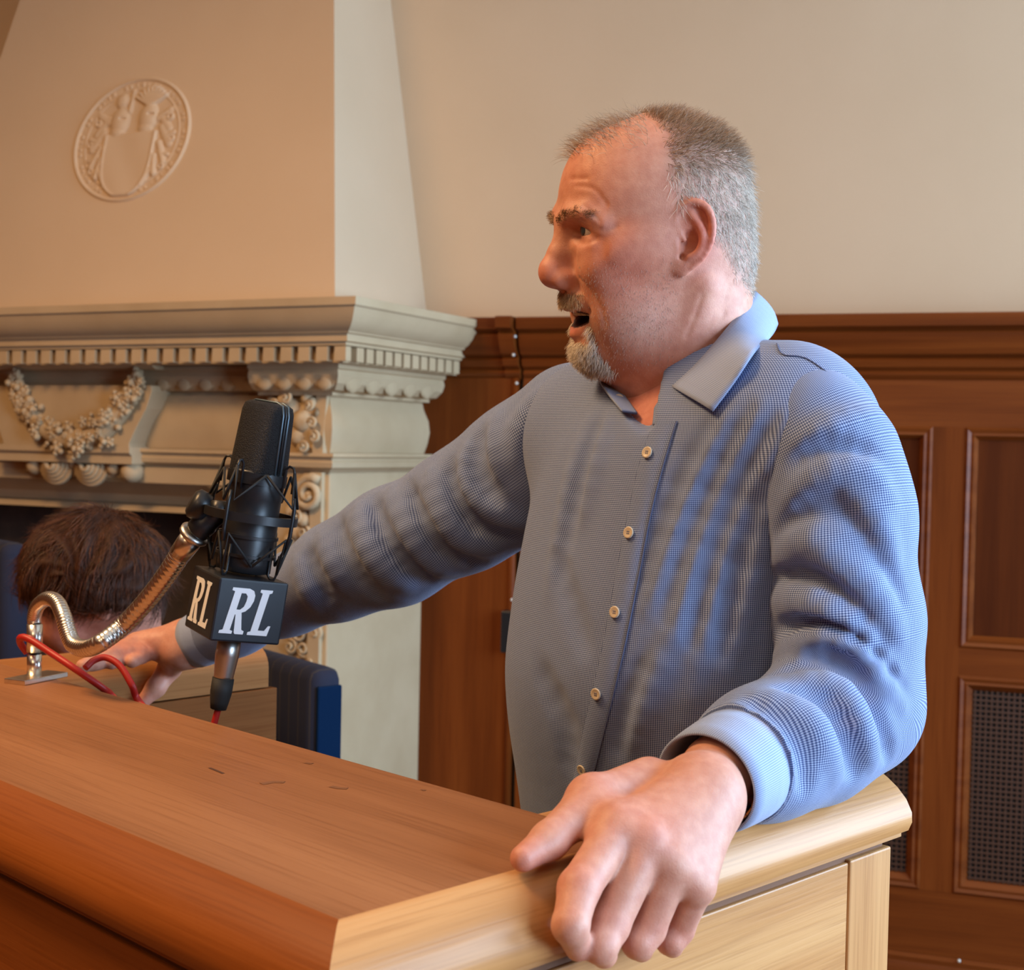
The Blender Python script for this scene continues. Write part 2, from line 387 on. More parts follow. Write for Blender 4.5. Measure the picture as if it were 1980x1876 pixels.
def egg(c, t, n, w=.024, h=.024):
    v, f = egg_mesh(c, t, n, w, h); mk('egg', v, f, M_stone, fire, True)
for i in range(4): egg(fp(.165+i*(uc-.19)/3.3, .131, zt(.180)), FU, -FV)
u_t1 = onf(300, 740, .2)[0]
ng = int((u_t1-uc)/.068)
for i in range(ng): egg(fp(uc+.045+i*.068, .191, zt(.180)), FU, -FV)
for i in range(5): egg(fp(.131, .20+i*.09, zt(.182)), FV, -FU, .028, .026)
# frieze: pulvinated block on the right return, plain recessed frieze on the front
z_fb = zt(.352)
fr_prof = [(.185, zt(.214)), (.18, zt(.235)), (.166, zt(.265)), (.162, zt(.295)), (.168, zt(.325)), (.178, z_fb)]
u_p0 = onf(640, 800, .18)[0]; u_p1 = onf(520, 800, .18)[0]
msweep('pilaster_frieze', fr_prof+[(.3, z_fb), (.3, zt(.214))], u_p1, VR)
fsweep('frieze', [(.215, zt(.214)), (.212, zt(.24)), (.205, zt(.28)), (.208, zt(.32)), (.215, z_fb), (.35, z_fb), (.35, zt(.214))], u_p1-.01, UL)
ledge = [(.178, zt(.352)), (.152, zt(.352)), (.150, zt(.360)), (.158, zt(.363)), (.160, zt(.370)), (.156, zt(.374)), (.158, zt(.386)), (.172, zt(.392)), (.178, zt(.398)), (.3, zt(.398))]
msweep('ledge_moulding', [(w, z) for w, z in ledge], u_p1+.02, VR)
fsweep('ledge_moulding', [(w+.03, z) for w, z in ledge]+[(.33, zt(.352))], u_p1, UL)
# jamb / pilaster shaft down to the floor
u_j0, u_j1 = .178, onf(505, 1000, .2)[0]
jz = zt(.398)
jv, jf = merge([boxv(fp((u_j0+u_j1)/2, .18+.30, jz/2), FU, FV, Z3, (u_j1-u_j0)/2, .30, jz/2)])
jamb = mk('jamb', jv, jf, M_stone, fire, False, .004)
jv, jf = merge([boxv(fp(UL-.02-(u_j1-u_j0)/2, .18+.30, jz/2), FU, FV, Z3, (u_j1-u_j0)/2, .30, jz/2)])
mk('jamb', jv, jf, M_stone, fire, False, .004)
# lintel with receding ogee soffit over the opening
z_lb = onf(200, 985, .26)[1]
lin = [(.205, zt(.398)), (.205, zt(.44)), (.22, zt(.447)), (.245, zt(.46)), (.27, zt(.475)), (.28, zt(.50)), (.27, z_lb+.01), (.262, z_lb), (.42, z_lb), (.42, zt(.398))]
fsweep('lintel', lin, u_j1-.01, UL)
# spandrel curve where lintel meets jamb
sp = []; 
for a in np.linspace(0, math.pi/2, 9): sp.append((u_j1+.17*(1-math.sin(a)), z_lb-.02+.09*(1-math.cos(a)) if False else zt(.445)-.13*(1-math.cos(a))))
vv = [fp(u, w, z) for w in (.20, .26) for (u, z) in sp]+[fp(u_j1-.01, w, zt(.445)) for w in (.20, .26)]
n = len(sp); ff = [(i, i+1, n+i+1, n+i) for i in range(n-1)]+[tuple(range(n))+(2*n,), tuple(range(n, 2*n))[::-1]+(2*n+1,)]
mk('spandrel', vv, ff, M_stone, fire)
# fire opening: sooty box
fo = [fp(u, w, z) for u in (u_j1-.02, UL-.40) for w in (.27, .40) for z in (0, z_lb+.02)]
mk('fire_opening', fo, [(2, 3, 7, 6), (0, 1, 3, 2), (1, 5, 7, 3), (4, 6, 7, 5), (0, 2, 6, 4)], M_soot, fire)
# garland tablet (projecting block with swept sides), swag and shell
u_g0, u_g1 = onf(292, 760, .15)[0], onf(0, 760, .15)[0]+.03
tz0, tz1 = zt(.15), zt(.352)
tab_px = [(292, 745), (293, 757), (283, 790), (262, 830), (250, 858), (248, 872)]
lft = u_g1+.02
pr = [onf(x, y, .15) for x, y in tab_px]
vv = []
for w in (.15, .26):
    vv += [fp(u, w, z) for u, z in pr]; vv += [fp(lft+ (pr[k][0]-pr[0][0])*-1*.9, w, pr[k][1]) for k in range(len(pr)-1, -1, -1)]
n = 2*len(pr); ff = [tuple(range(n)), tuple(range(n, 2*n))[::-1]]+[(i, (i+1) % n, n+(i+1) % n, n+i) for i in range(n)]
mk('swag_tablet', vv, ff, M_stone, fire, False, .002)
zc_t = onf(150, 715, .15)[1]
fsweep('tablet_head', [(.135, zt(.141)), (.14, zc_t+.004), (.15, zc_t), (.26, zc_t), (.26, zt(.141))], u_g0-.015, lft+.03)
fsweep('tablet_base', [(.14, z_fb+.004), (.14, z_fb-.012), (.15, z_fb-.02), (.15, z_fb-.04), (.25, z_fb-.04), (.25, z_fb+.004)], pr[-1][0]-.012, lft-.03)
swag_px = [(35, 735), (45, 770), (62, 800), (90, 830), (125, 848), (160, 850), (195, 838), (222, 812), (245, 785), (262, 755), (272, 735)]
sw = spline([fp(*((lambda q: (q[0], .148, q[1]))(onf(x, y, .148)))) for x, y in swag_px], 40)
def ico(c, r, sub=1, sq=(1, 1, 1)):
    bm = bmesh.new(); bmesh.ops.create_icosphere(bm, subdivisions=sub, radius=1)
    v = [V3(c)+V3((q.co.x*sq[0], q.co.y*sq[1], q.co.z*sq[2]))*r for q in bm.verts]; f = [tuple(x.index for x in p.verts) for p in bm.faces]; bm.free(); return v, f
parts = [tubev(sw, [.013+.016*math.sin(math.pi*i/39) for i in range(40)], 8)]
for i in range(190):
    k = random.randint(0, 39); w = .017+.021*math.sin(math.pi*k/39)
    c = sw[k]+FU*random.uniform(-1, 1)*w*.8+Z3*random.uniform(-1, 1)*w-FV*random.uniform(.2, .9)*w
    r = random.uniform(.006, .0135); parts.append(ico(c, r, 1))
    if random.random() < .4:      # petal ring of a rosette
        for q in range(5):
            a = 2*math.pi*q/5; parts.append(ico(c+(FU*math.cos(a)+Z3*math.sin(a))*r*1.1-FV*.002, r*.6, 1))
for e in (0, 39):   # ribbon knots
    for q in range(9): parts.append(ico(sw[e]+V3(rng.normal(0, .011, 3))+Z3*.012, random.uniform(.007, .012), 1))
v, f = merge(parts); mk('flower_swag', v, f, M_stone, fire, True)
# shell bracket under the tablet
parts = []
for (cx, cy, r) in ((115, 912, .052), (182, 915, .052)):
    u, z = onf(cx, cy, .19)
    for k in range(5):
        rr = r*(1-.19*k)
        ring = [fp(u+rr*math.cos(a), .18-.006*k, z+.02+rr*.95*math.sin(a)) for a in np.linspace(math.pi*.95, 2.05*math.pi, 14)]
        parts.append(tubev(ring, .0075, 6))
    parts.append(ico(fp(u, .18, z+.006), .014, 2))
for (cx, cy, r) in ((72, 900, .026), (225, 905, .022), (148, 895, .02), (258, 912, .03)):
    u, z = onf(cx, cy, .19); parts.append(ico(fp(u, .185, z), r, 2))
u0s, zs0 = onf(262, 895, .2); u1s, _ = onf(60, 895, .2)
parts.append(boxv(fp((u0s+u1s)/2, .225, zs0-.005), FU, FV, Z3, abs(u1s-u0s)/2, .04, .035))
v, f = merge(parts); mk('shell_bracket', v, f, M_stone, fire, True)
# pilaster ornaments: leafy mask, scroll console, lower rosettes
def pil(px, py, w=.165): u, z = onf(px, py, w); return fp(u, w, z)
parts = []
mask_c = pil(575, 800)
for (px, py, r) in ((560, 790, .026), (585, 815, .030), (575, 845, .024), (545, 775, .018), (600, 780, .016), (612, 800, .012), (556, 815, .016), (590, 770, .015), (606, 840, .018), (585, 865, .020), (600, 870, .012), (530, 780, .012), (520, 775, .010)):
    c = pil(px, py); parts.append(ico(c+FV*.008, r, 2, (1, .8, 1)))
def spiral(c, r, turns=1.6, ph=0., sgn=1, w=.006, ux=FU):
    pts = [V3(c)+ux*sgn*(r*(1-t*.8))*math.cos(ph+turns*2*math.pi*t)+Z3*(r*(1-t*.8))*math.sin(ph+turns*2*math.pi*t)-FV*(.004+.01*t) for t in np.linspace(0, 1, 26)]
    return tubev(pts, [w*(1-.4*i/25) for i in range(26)], 6)
for (px, py, r, ph) in ((606, 818, .014, 0), (610, 845, .014, 1.5), (535, 780, .016, 3), (600, 785, .012, 2), (590, 865, .014, .6), (556, 770, .013, 2)): parts.append(spiral(pil(px, py, .15), r, 1.4, ph, 1, .0045))
v, f = merge(parts); mk('leaf_mask', v, f, M_stone, fire, True)
parts = []
parts.append(spiral(pil(600, 955, .165), .042, 1.8, .9, -1, .012)); parts.append(ico(pil(598, 958, .165), .014, 2))
for (px, py, r) in ((565, 990, .020), (590, 1005, .022), (575, 1030, .020), (600, 1040, .016), (560, 1045, .016)): parts.append(ico(pil(px, py, .18), r, 2))
for (px, py, r, ph) in ((575, 1000, .018, .3), (590, 1030, .016, 2.)): parts.append(spiral(pil(px, py, .168), r, 1.5, ph, 1, .0045))
v, f = merge(parts); mk('scroll_console', v, f, M_stone, fire, True)
parts = []
for (px, py, r, ph) in ((580, 1225, .022, .5), (612, 1225, .018, 2.), (590, 1255, .020, 3.4), (565, 1250, .018, 1.2), (605, 1280, .016, .2), (570, 1290, .018, 2.5)):
    parts.append(spiral(pil(px, py, .178), r, 1.5, ph, 1, .0055)); parts.append(ico(pil(px, py, .176), r*.4, 1))
v, f = merge(parts); mk('carved_rosettes', v, f, M_stone, fire, True)
# vertical edge fillet of the pilaster
fsweep('pilaster_fillet', [(.158, z_fb), (.160, zt(.30)), (.172, zt(.214)), (.2, zt(.214)), (.2, z_fb)], .185, .215)
fsweep('pilaster_fillet', [(.166, .1), (.166, jz), (.2, jz), (.2, .1)], .192, .225)

# ------------------------------------------------------------------ tapered plaster hood above the mantel
hood_b = [.11, .085]; HT = ZC-ZM
t_in, s_back = .18, .24
_hn = nrm(np.array([0, 0, 0])+(-FV)+Z3*s_back)
_hq = PN(20, 55, fp(.11, .085, ZM), _hn); UH = np.dot(_hq-O0, FU)+t_in*(_hq[2]-ZM)
def hp(u, v, z): return fp(u, v, z)
hv = []
for (z, k) in ((ZM+.0005, 0.), (ZC-.002, HT-.002)):
    hv += [hp(.11+t_in*k, .085+s_back*k, z), hp(UH-t_in*k, .085+s_back*k, z), hp(UH-.13-t_in*k, 1.0, z), hp(.24+t_in*k, 1.0, z)]
hood = mk('chimney_hood', hv, [(0, 1, 5, 4), (1, 2, 6, 5), (3, 0, 4, 7), (2, 3, 7, 6), (4, 5, 6, 7)], M_plaster); tag(hood, 'tapered cream plaster chimney hood above the stone mantel', 'chimney hood')
HN = nrm(np.cross(hv[1]-hv[0], hv[4]-hv[0])); HN = HN if np.dot(HN, -FV) > 0 else -HN
HUP = nrm(np.cross(FU, HN)); HUP = HUP if HUP[2] > 0 else -HUP
cA = PN(254, 270, hv[0], HN)
# size: bounding extents in the photo, on the hood plane
RH = abs(np.dot(PN(290, 148, hv[0], HN)-PN(225, 392, hv[0], HN), HUP))/2
RW = abs(np.dot(PN(366, 255, hv[0], HN)-PN(141, 285, hv[0], HN), FU))/2
def bump(s, t, cs, ct, rs, rt, h=1.): 
    q = 1-((s-cs)/rs)**2-((t-ct)/rt)**2; return h*np.sqrt(np.clip(q, 0, 1))
def seg(s, t, a, b, w, h):
    a, b = np.array(a), np.array(b); d = b-a; L = (d**2).sum(); k = np.clip(((s-a[0])*d[0]+(t-a[1])*d[1])/L, 0, 1)
    q = 1-((s-a[0]-k*d[0])**2+(t-a[1]-k*d[1])**2)/w**2; return h*np.sqrt(np.clip(q, 0, 1))
def coat(s, t):
    r = np.sqrt(s*s+t*t); th = np.arctan2(t, s); h = np.zeros_like(s)
    h = np.maximum(h, .55*np.clip(1-((r-.965)/.035)**2, 0, 1)); h = np.maximum(h, .35*np.clip(1-((r-.80)/.02)**2, 0, 1))
    let = .32*np.clip(1-((r-.88)/.05)**2, 0, 1)*(np.sin(th*38)*np.sin(th*17+.7) > .05); h = np.maximum(h, let)
    # shield
    hw = .46*np.clip(1-np.clip((-t-.25)/.68, 0, 1)**2.6, 0, 1)**.5
    ins = np.clip((hw-np.abs(s))/.03, 0, 1)*np.clip((.12-t)/.03, 0, 1)*np.clip((t+.92)/.03, 0, 1)
    rim = np.exp(-((hw-np.abs(s)-.04)/.025)**2)*(t < .12)*(t > -.9)
    h = np.maximum(h, ins*(.62+.18*rim+.06*np.sin(9*s+5*t)))
    # helmets, crests, mantling
    for cx, cy in ((-.24, .30), (.24, .33)):
        h = np.maximum(h, bump(s, t, cx, cy, .17, .24, 1.)); h = np.maximum(h, bump(s, t, cx-.02, cy-.17, .14, .10, .85))
        h = np.where(((s-cx-.06)/.05)**2+((t-cy-.03)/.02)**2 < 1, h*.6, h)
    for k in np.linspace(-1.0, 1.0, 9): h = np.maximum(h, seg(s, t, (.24, .50), (.24+.30*math.sin(k), .50+.30*math.cos(k)), .032, .8))
    h = np.maximum(h, bump(s, t, -.26, .63, .12, .13, .8)); h = np.maximum(h, seg(s, t, (-.1, .45), (-.08, .78), .04, .6))
    for sx in (-1, 1):
        for (a, b, w) in (((.45, .35), (.62, .12), .07), ((.5, .15), (.66, -.12), .07), ((.5, -.1), (.62, -.4), .06), ((.46, -.3), (.5, -.58), .055), ((.42, .3), (.6, .42), .06), ((.55, .0), (.72, .05), .04), ((.52, -.25), (.68, -.3), .04), ((.45, -.5), (.3, -.74), .05)):
            h = np.maximum(h, seg(s, t, (sx*a[0], a[1]), (sx*b[0], b[1]), w, .6+.15*math.sin(9*a[0]+4*b[1])))
        for (cx, cy, rr) in ((.62, .3, .07), (.70, -.05, .06), (.60, -.48, .06)):
            d = np.sqrt((s-sx*cx)**2+(t-cy)**2); h = np.maximum(h, .6*np.clip(1-((d-rr*.6)/(rr*.35))**2, 0, 1))
    return np.where(r < 1.01, h, 0)
def relief(name, c, eu, ev, en, ru, rv, n, fn, depth, m, parent):
    g = np.linspace(-1.02, 1.02, n); s, t = np.meshgrid(g, g); h = fn(s, t)
    hs = (h+np.roll(h, 1, 0)+np.roll(h, -1, 0)+np.roll(h, 1, 1)+np.roll(h, -1, 1))/5
    keep = hs > .003
    P = V3(c)+eu*(s*ru)[..., None]+ev*(t*rv)[..., None]+en*(hs*depth-.0015)[..., None]
    vid = np.arange(n*n).reshape(n, n); F = []
    a, b, c2, d = vid[:-1, :-1], vid[:-1, 1:], vid[1:, 1:], vid[1:, :-1]
    k = keep[:-1, :-1] | keep[:-1, 1:] | keep[1:, 1:] | keep[1:, :-1]
    F = np.stack([a[k], b[k], c2[k], d[k]], 1)
    used = np.unique(F); rm = -np.ones(n*n, int); rm[used] = np.arange(len(used))
    return mk(name, P.reshape(-1, 3)[used], rm[F].tolist(), m, parent, True)
crest = relief('coat_of_arms', cA, -FU, HUP, HN, RW, RH, 190, coat, .014, M_plaster, hood)
crest['label'] = 'oval plaster coat of arms relief'
# ================================================================== LECTERN
ZT = 1.13
LA = np.array([-.70711, .70711, 0]); LB = np.array([.70711, .70711, 0])      # along the front; front to back
LN = PZ(655, 1778, ZT); LN0 = np.array([LN[0], LN[1], 0])
def lp(a, b, z): return LN0+LA*a+LB*b+Z3*z
def PA(px, py, a):                    # pixel ray on the plane a = const
    return PN(px, py, lp(a, 0, 0), LA)
def ab(p): q = V3(p)-LN0; return np.dot(q, LA), np.dot(q, LB), p[2]
lect = empty('lectern', lp(.5, .1, 0), 'light oak U-shaped lectern with moulded top and side arms', 'lectern')
BD = .268; LL = .62; LW = .955; AW = .115
prof = [(0, 0), (.006, -.001), (.015, -.006), (.025, -.013), (.034, -.022), (.040, -.033), (.0405, -.042), (.037, -.050), (.030, -.053), (.030, -.057), (.026, -.058)]
# front edge moulding along a at b=-offset, right edge moulding along b at a=-offset: mitred
n = len(prof)
vf = []; vs = []; vl = []
for (o, z) in prof:
    vf += [lp(-o, -o, ZT+z), lp(LW+AW+o, -o, ZT+z)]
    vs += [lp(-o, -o, ZT+z), lp(-o, LL, ZT+z)]
    vl += [lp(LW+AW+o, -o, ZT+z), lp(LW+AW+o, LL, ZT+z)]
ff = [(i*2, i*2+1, i*2+3, i*2+2) for i in range(n-1)]
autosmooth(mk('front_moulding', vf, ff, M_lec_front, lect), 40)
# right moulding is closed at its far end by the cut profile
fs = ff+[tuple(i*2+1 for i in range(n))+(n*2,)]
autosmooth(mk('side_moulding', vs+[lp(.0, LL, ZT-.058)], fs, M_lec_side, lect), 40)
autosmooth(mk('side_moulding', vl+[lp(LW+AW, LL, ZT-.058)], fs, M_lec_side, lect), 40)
# top board and the tops of the two arms
M_lec_arm_shade = wood('lectern_far_arm_shaded', (.26, .105, .034), (.31, .13, .045), (.36, .16, .06), math.radians(-45), 'X', .7, .75, .05)  # same oak as the near arm; the man's shade is put into the colour
M_lec_in_shade = wood('lectern_inside_shaded', (.15, .050, .014), (.185, .066, .020), (.22, .085, .028), math.radians(-45), 'X', .7, .75, .05)  # oak darkened: shade inside the U painted into the base colour
def slabL(name, a0, a1, b0, b1, z0, z1, m, bevel=0, parent=lect):
    v, f = boxv(lp((a0+a1)/2, (b0+b1)/2, (z0+z1)/2), LA, LB, Z3, (a1-a0)/2, (b1-b0)/2, (z1-z0)/2)
    return mk(name, v, f, m, parent, False, bevel)
slabL('top_board', 0, LW+AW, 0, BD, ZT-.056, ZT, M_lec_top)
def arm(a0, a1, inner_hi):
    # rounded inner edge
    r = .03; pts = []
    if inner_hi:   # inner side at a1 (right arm)
        pts = [(a0, ZT)]+[(a1-r+r*math.sin(t), ZT-r+r*math.cos(t)) for t in np.linspace(0, math.pi/2, 7)]+[(a1, ZT-.056), (a0, ZT-.056)]
    else:
        pts = [(a1, ZT)]+[(a0+r-r*math.sin(t), ZT-r+r*math.cos(t)) for t in np.linspace(0, math.pi/2, 7)]+[(a0, ZT-.056), (a1, ZT-.056)]
    n = len(pts); v = [lp(a, b, z) for b in (BD, LL) for a, z in pts]
    f = [(i, (i+1) % n, n+(i+1) % n, n+i) for i in range(n)]+[tuple(range(n)), tuple(range(n, 2*n))[::-1]]
    return autosmooth(mk('arm_top', v, f, M_lec_side if inner_hi else M_lec_arm_shade, lect), 40)
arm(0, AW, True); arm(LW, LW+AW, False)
# body: panels under the tops, recessed groove line, corner posts
slabL('groove_strip', .0, LW+AW, -.018, .02, ZT-.068, ZT-.056, M_lec_groove)
slabL('groove_strip', -.018, .02, -.018, LL-.012, ZT-.068, ZT-.056, M_lec_groove)
slabL('groove_strip', LW+AW-.02, LW+AW+.018, -.018, LL-.012, ZT-.068, ZT-.056, M_lec_groove)
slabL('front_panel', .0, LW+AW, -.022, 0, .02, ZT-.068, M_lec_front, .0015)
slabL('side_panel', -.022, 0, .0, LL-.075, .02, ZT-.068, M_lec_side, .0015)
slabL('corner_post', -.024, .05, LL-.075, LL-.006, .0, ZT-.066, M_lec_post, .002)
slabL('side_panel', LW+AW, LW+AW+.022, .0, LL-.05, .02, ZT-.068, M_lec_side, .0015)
slabL('inner_panel', LW-.004, LW+.012, BD, LL+.012, .2, ZT-.058, M_lec_in_shade, .001)
slabL('inner_panel', AW-.012, AW, BD, LL-.08, .2, ZT-.058, M_lec_in_shade, .001)
slabL('inner_panel', AW, LW, BD-.02, BD-.004, .2, ZT-.056, M_lec_in_shade, .001)
slabL('corner_post', LW+.012, LW+AW+.02, LL-.05, LL+.008, .0, ZT-.058, M_lec_in_shade, .002)
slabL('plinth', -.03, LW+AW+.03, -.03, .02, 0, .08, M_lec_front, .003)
# knots and a small crack in the top board
M_knot = mat('knot_dark', (.08, .03, .012), .6); M_knot2 = mat('knot_brown', (.19, .075, .027), .6)
def splat(pxs, w, zoff=.0006):
    P = [PZ(x, y, ZT+zoff) for x, y in pxs]
    v, f = tubev(P, w, 6, True, 1.0); v = [np.array([q[0], q[1], ZT+zoff*.5+(q[2]-ZT-zoff)*.05]) for q in v]; return v, f
for pts_, w_, m_ in (([(405, 1484), (418, 1489), (432, 1495)], .0016, M_knot), ([(640, 1520), (655, 1523), (672, 1524)], .0034, M_knot2), ([(590, 1474), (604, 1476)], .0028, M_knot2), ([(505, 1515), (530, 1511), (550, 1512)], .0035, M_knot2), ([(815, 1526), (822, 1528)], .0018, M_knot2)):
    v, f = splat(pts_, w_); mk('knot', v, f, m_, lect)

# ================================================================== MICROPHONE ON GOOSENECK
gn = empty('gooseneck_stand', PZ(66, 1318, ZT), 'chrome flexible gooseneck microphone stand clamped to the lectern top', 'mic stand')
gb = PZ(66, 1314, ZT)
box('base_plate', gb+Z3*.003+LA*-.006+LB*.0, (.036, .016, .003), M_chrome, gn, nrm(PZ(120, 1300, ZT)-PZ(30, 1318, ZT)), nrm(np.cross(Z3, PZ(120, 1300, ZT)-PZ(30, 1318, ZT))), Z3, .001)
dB = gb[1]
zz = lambda y, d: 0
tube('post_collar', [gb+Z3*.004, gb+Z3*.030], .0085, M_chrome, gn, 20)
tube('post_collar', [gb+Z3*.031, gb+Z3*.034], .0070, M_blk, gn, 16)
tube('post', [gb+Z3*.033, gb+Z3*.066], .0092, M_chrome, gn, 20)
path1 = [gb+Z3*.066]+[PD(x, y, d) for x, y, d in ((66, 1195, dB), (73, 1172, dB-.01), (92, 1158, dB-.03), (110, 1165, dB-.05), (122, 1190, dB-.07), (131, 1222, dB-.08), (142, 1246, dB-.09), (160, 1256, dB-.10))]
MD = 1.47
path2 = [PD(x, y, d) for x, y, d in ((146, 1250, dB-.093), (165, 1254, dB-.11), (195, 1243, dB-.13), (240, 1208, MD+.07), (285, 1160, MD+.05), (322, 1112, MD+.03), (348, 1072, MD+.02))]
def corrug(pts, r0, r1, rings):
    n = rings*6+1; S = spline(spline(pts, 60), n); rr = [(r0+(r1-r0)*i/(n-1))*(.93, .99, 1., 1., 1., .99)[i % 6] for i in range(n)]
    return tubev(S, rr, 18)
v, f = corrug([p for p in path1[:-1]]+path2[1:], .0080, .0114, 80); mk('flexible_tube', v, f, M_chrome, gn, True)
e0, e1 = path2[-1], PD(374, 1036, MD+.01)
tube('end_sleeve', [e0, e0+(e1-e0)*.5, e1], [.0118, .0125, .0128], M_chrome, gn, 24)
ed = nrm(e1-e0)
lathe('end_ring', [(.013, -.001), (.0165, 0), (.0168, .004), (.0135, .006)], e1, ed, M_steel, gn)

mic = empty('microphone', PD(457, 1168, MD), 'black studio microphone in shock mount with RL cube', 'microphone')
mw = nrm(PD(520, 795, MD)-PD(432, 1330, MD)); me_ = np.array([1., 0, 0]); me_ = nrm(me_-np.dot(me_, mw)*mw); mn = np.cross(me_, mw); mn = mn if mn[1] < 0 else -mn
MO = PD(457, 1170, MD); S = MD/FPX
def mp_(x, y, z=0.): return MO+me_*x+mw*y+mn*z
# cube (turned 33 deg about the mic axis)
b_ = math.radians(33); fr_n = nrm(mn*math.cos(b_)+me_*math.sin(b_)); fr_t = nrm(np.cross(mw, fr_n)); fr_t = fr_t if np.dot(fr_t, me_) > 0 else -fr_t
fl_n = -fr_t; fl_t = fr_n
cs = .0385
box('cube', MO, (cs, cs, .033), M_boxblk, mic, fr_t, fr_n, mw, .0022)
def letters(c, t, up, nn, w, h, m):
    """slanted serif capitals R and L"""
    R_out = [(0, 0), (0, .06), (.075, .08), (.075, .92), (0, .94), (0, 1), (.42, 1), (.54, .955), (.60, .86), (.61, .74), (.57, .60), (.48, .50), (.40, .47), (.53, .10), (.60, .07), (.60, 0), (.40, 0), (.365, .03), (.27, .42), (.25, .42), (.25, .08), (.32, .06), (.32, 0)]
    R_in = [(.25, .53), (.34, .53), (.41, .60), (.43, .72), (.42, .83), (.36, .89), (.25, .89)]
    L_out = [(.70, 0), (.70, .06), (.765, .08), (.765, .92), (.70, .94), (.70, 1), (1.0, 1), (1.0, .94), (.94, .92), (.94, .11), (1.10, .11), (1.16, .22), (1.22, .22), (1.20, 0)]
    cu = bpy.data.curves.new('lettering', 'CURVE'); cu.dimensions = '2D'; cu.fill_mode = 'BOTH'; cu.extrude = .0002
    for poly in (R_out, R_in, L_out):
        sp = cu.splines.new('POLY'); sp.points.add(len(poly)-1); sp.use_cyclic_u = True
        for i, (x, y) in enumerate(poly): sp.points[i].co = ((x/1.22-.5)*w+(y-.5)*h*.17, (y-.5)*h, 0, 1)
    o = bpy.data.objects.new('lettering_tmp', cu); COL.objects.link(o)
    me = bpy.data.meshes.new_from_object(o.evaluated_get(bpy.context.evaluated_depsgraph_get())); bpy.data.objects.remove(o)
    Mx = Matrix(((t[0], up[0], nn[0], c[0]), (t[1], up[1], nn[1], c[1]), (t[2], up[2], nn[2], c[2]), (0, 0, 0, 1))); me.transform(Mx)
    me.materials.clear(); r = link('lettering', me, m, mic); r['label'] = 'white RL lettering'; return r
letters(MO+fr_n*(cs+.0004), fr_t, mw, fr_n, .054, .048, M_white)
letters(MO+fl_n*(cs+.0004), fl_t, mw, fl_n, .054, .048, M_white)
# lower connector, boot
lathe('connector', [(.012, 0), (.0125, -.022), (.0105, -.044), (.0105, -.048)], mp_(-.001, -.032), mw, M_steel, mic)
lathe('cable_boot', [(.0115, 0), (.0115, -.015), (.010, -.025), (.0085, -.033)], mp_(-.001, -.079), mw, M_blkmatte, mic)
# body and grille head
lathe('body', [(.020, 0), (.0285, .002), (.0285, .012), (.0285, .058), (.0278, .060), (.0278, .078), (.0285, .080), (.0285, .106), (.0275, .108)], mp_(.001, .036), mw, M_blk, mic, 40)
gy0 = .140; gy1 = .2165
def gcs(y, w, d, nn=28):
    return [mp_(w*abs(math.cos(a))**.75*(1 if math.cos(a) > 0 else -1), y, 0)+0*mn+mn*(d*abs(math.sin(a))**.75*(1 if math.sin(a) > 0 else -1)) for a in np.linspace(0, 2*math.pi, nn, endpoint=False)]
lv = [(gy0, .0275, .024), (gy0+.004, .0282, .0245), (gy1-.010, .0262, .021), (gy1-.003, .0245, .019), (gy1, .020, .014)]
# grille turned about the axis like the cube so that its side frame shows on the right
c33, s33 = math.cos(math.radians(35)), math.sin(math.radians(35))
gme = me_*c33-mn*s33*-1*-1 if False else nrm(me_*c33-mn*s33*-1); gmn = nrm(mn*c33-me_*s33)
def gring(y, w, d, nn=32):
    return [MO+mw*y+gme*(w*abs(math.cos(a))**.6*(1 if math.cos(a) > 0 else -1))+gmn*(d*abs(math.sin(a))**.6*(1 if math.sin(a) > 0 else -1)) for a in np.linspace(0, 2*math.pi, nn, endpoint=False)]
v = []; 
for q in lv: v += gring(*q)
nn = 32; f = [(i*nn+k, i*nn+(k+1) % nn, (i+1)*nn+(k+1) % nn, (i+1)*nn+k) for i in range(len(lv)-1) for k in range(nn)]+[tuple(range(nn))[::-1], tuple((len(lv)-1)*nn+k for k in range(nn))]
mk('grille_head', v, f, M_mesh, mic, True)
# frame band over the head (thin, two ribs) along the plane of the broad side
M_rib = mat('dark_blue_steel', (.10, .14, .17), .35, .6)
for off in (-.004, 0, .004):
    band = [MO+mw*(gy0)+gme*.0286+gmn*off, MO+mw*(gy1-.012)+gme*.0268+gmn*off, MO+mw*(gy1-.002)+gme*.0240+gmn*off, MO+mw*(gy1+.001)+gme*.016+gmn*off, MO+mw*(gy1+.001)-gme*.016+gmn*off, MO+mw*(gy1-.002)-gme*.0240+gmn*off, MO+mw*gy0-gme*.0286+gmn*off]
    tube('head_rib', band, .0013, M_rib if off else M_blk, mic, 6)
# shock mount: outer ring, inner ring, hooks, cords
def ringp(y, r, n=40, tilt=0.): return [mp_(r*math.cos(a), y+tilt*r*math.cos(a), r*math.sin(a)) for a in np.linspace(0, 2*math.pi, n+1)]
def torus(name, y, r, w, h, m, tilt=0.):
    n = 40; v = []; f = []
    for i in range(n):
        a = 2*math.pi*i/n
        for (dr, dy) in ((-w, -h), (w, -h), (w, h), (-w, h)): v.append(mp_((r+dr)*math.cos(a), y+dy+tilt*(r+dr)*math.cos(a), (r+dr)*math.sin(a)))
    for i in range(n):
        for k in range(4): f.append((i*4+k, i*4+(k+1) % 4, ((i+1) % n)*4+(k+1) % 4, ((i+1) % n)*4+k))
    return autosmooth(mk(name, v, f, m, mic), 40)
torus('mount_ring', .096, .047, .0022, .0045, M_blk)
torus('inner_ring', .075, .031, .0012, .0016, M_blk); torus('inner_ring', .055, .031, .0012, .0016, M_blk); torus('inner_ring', .136, .030, .0012, .006, M_blk)
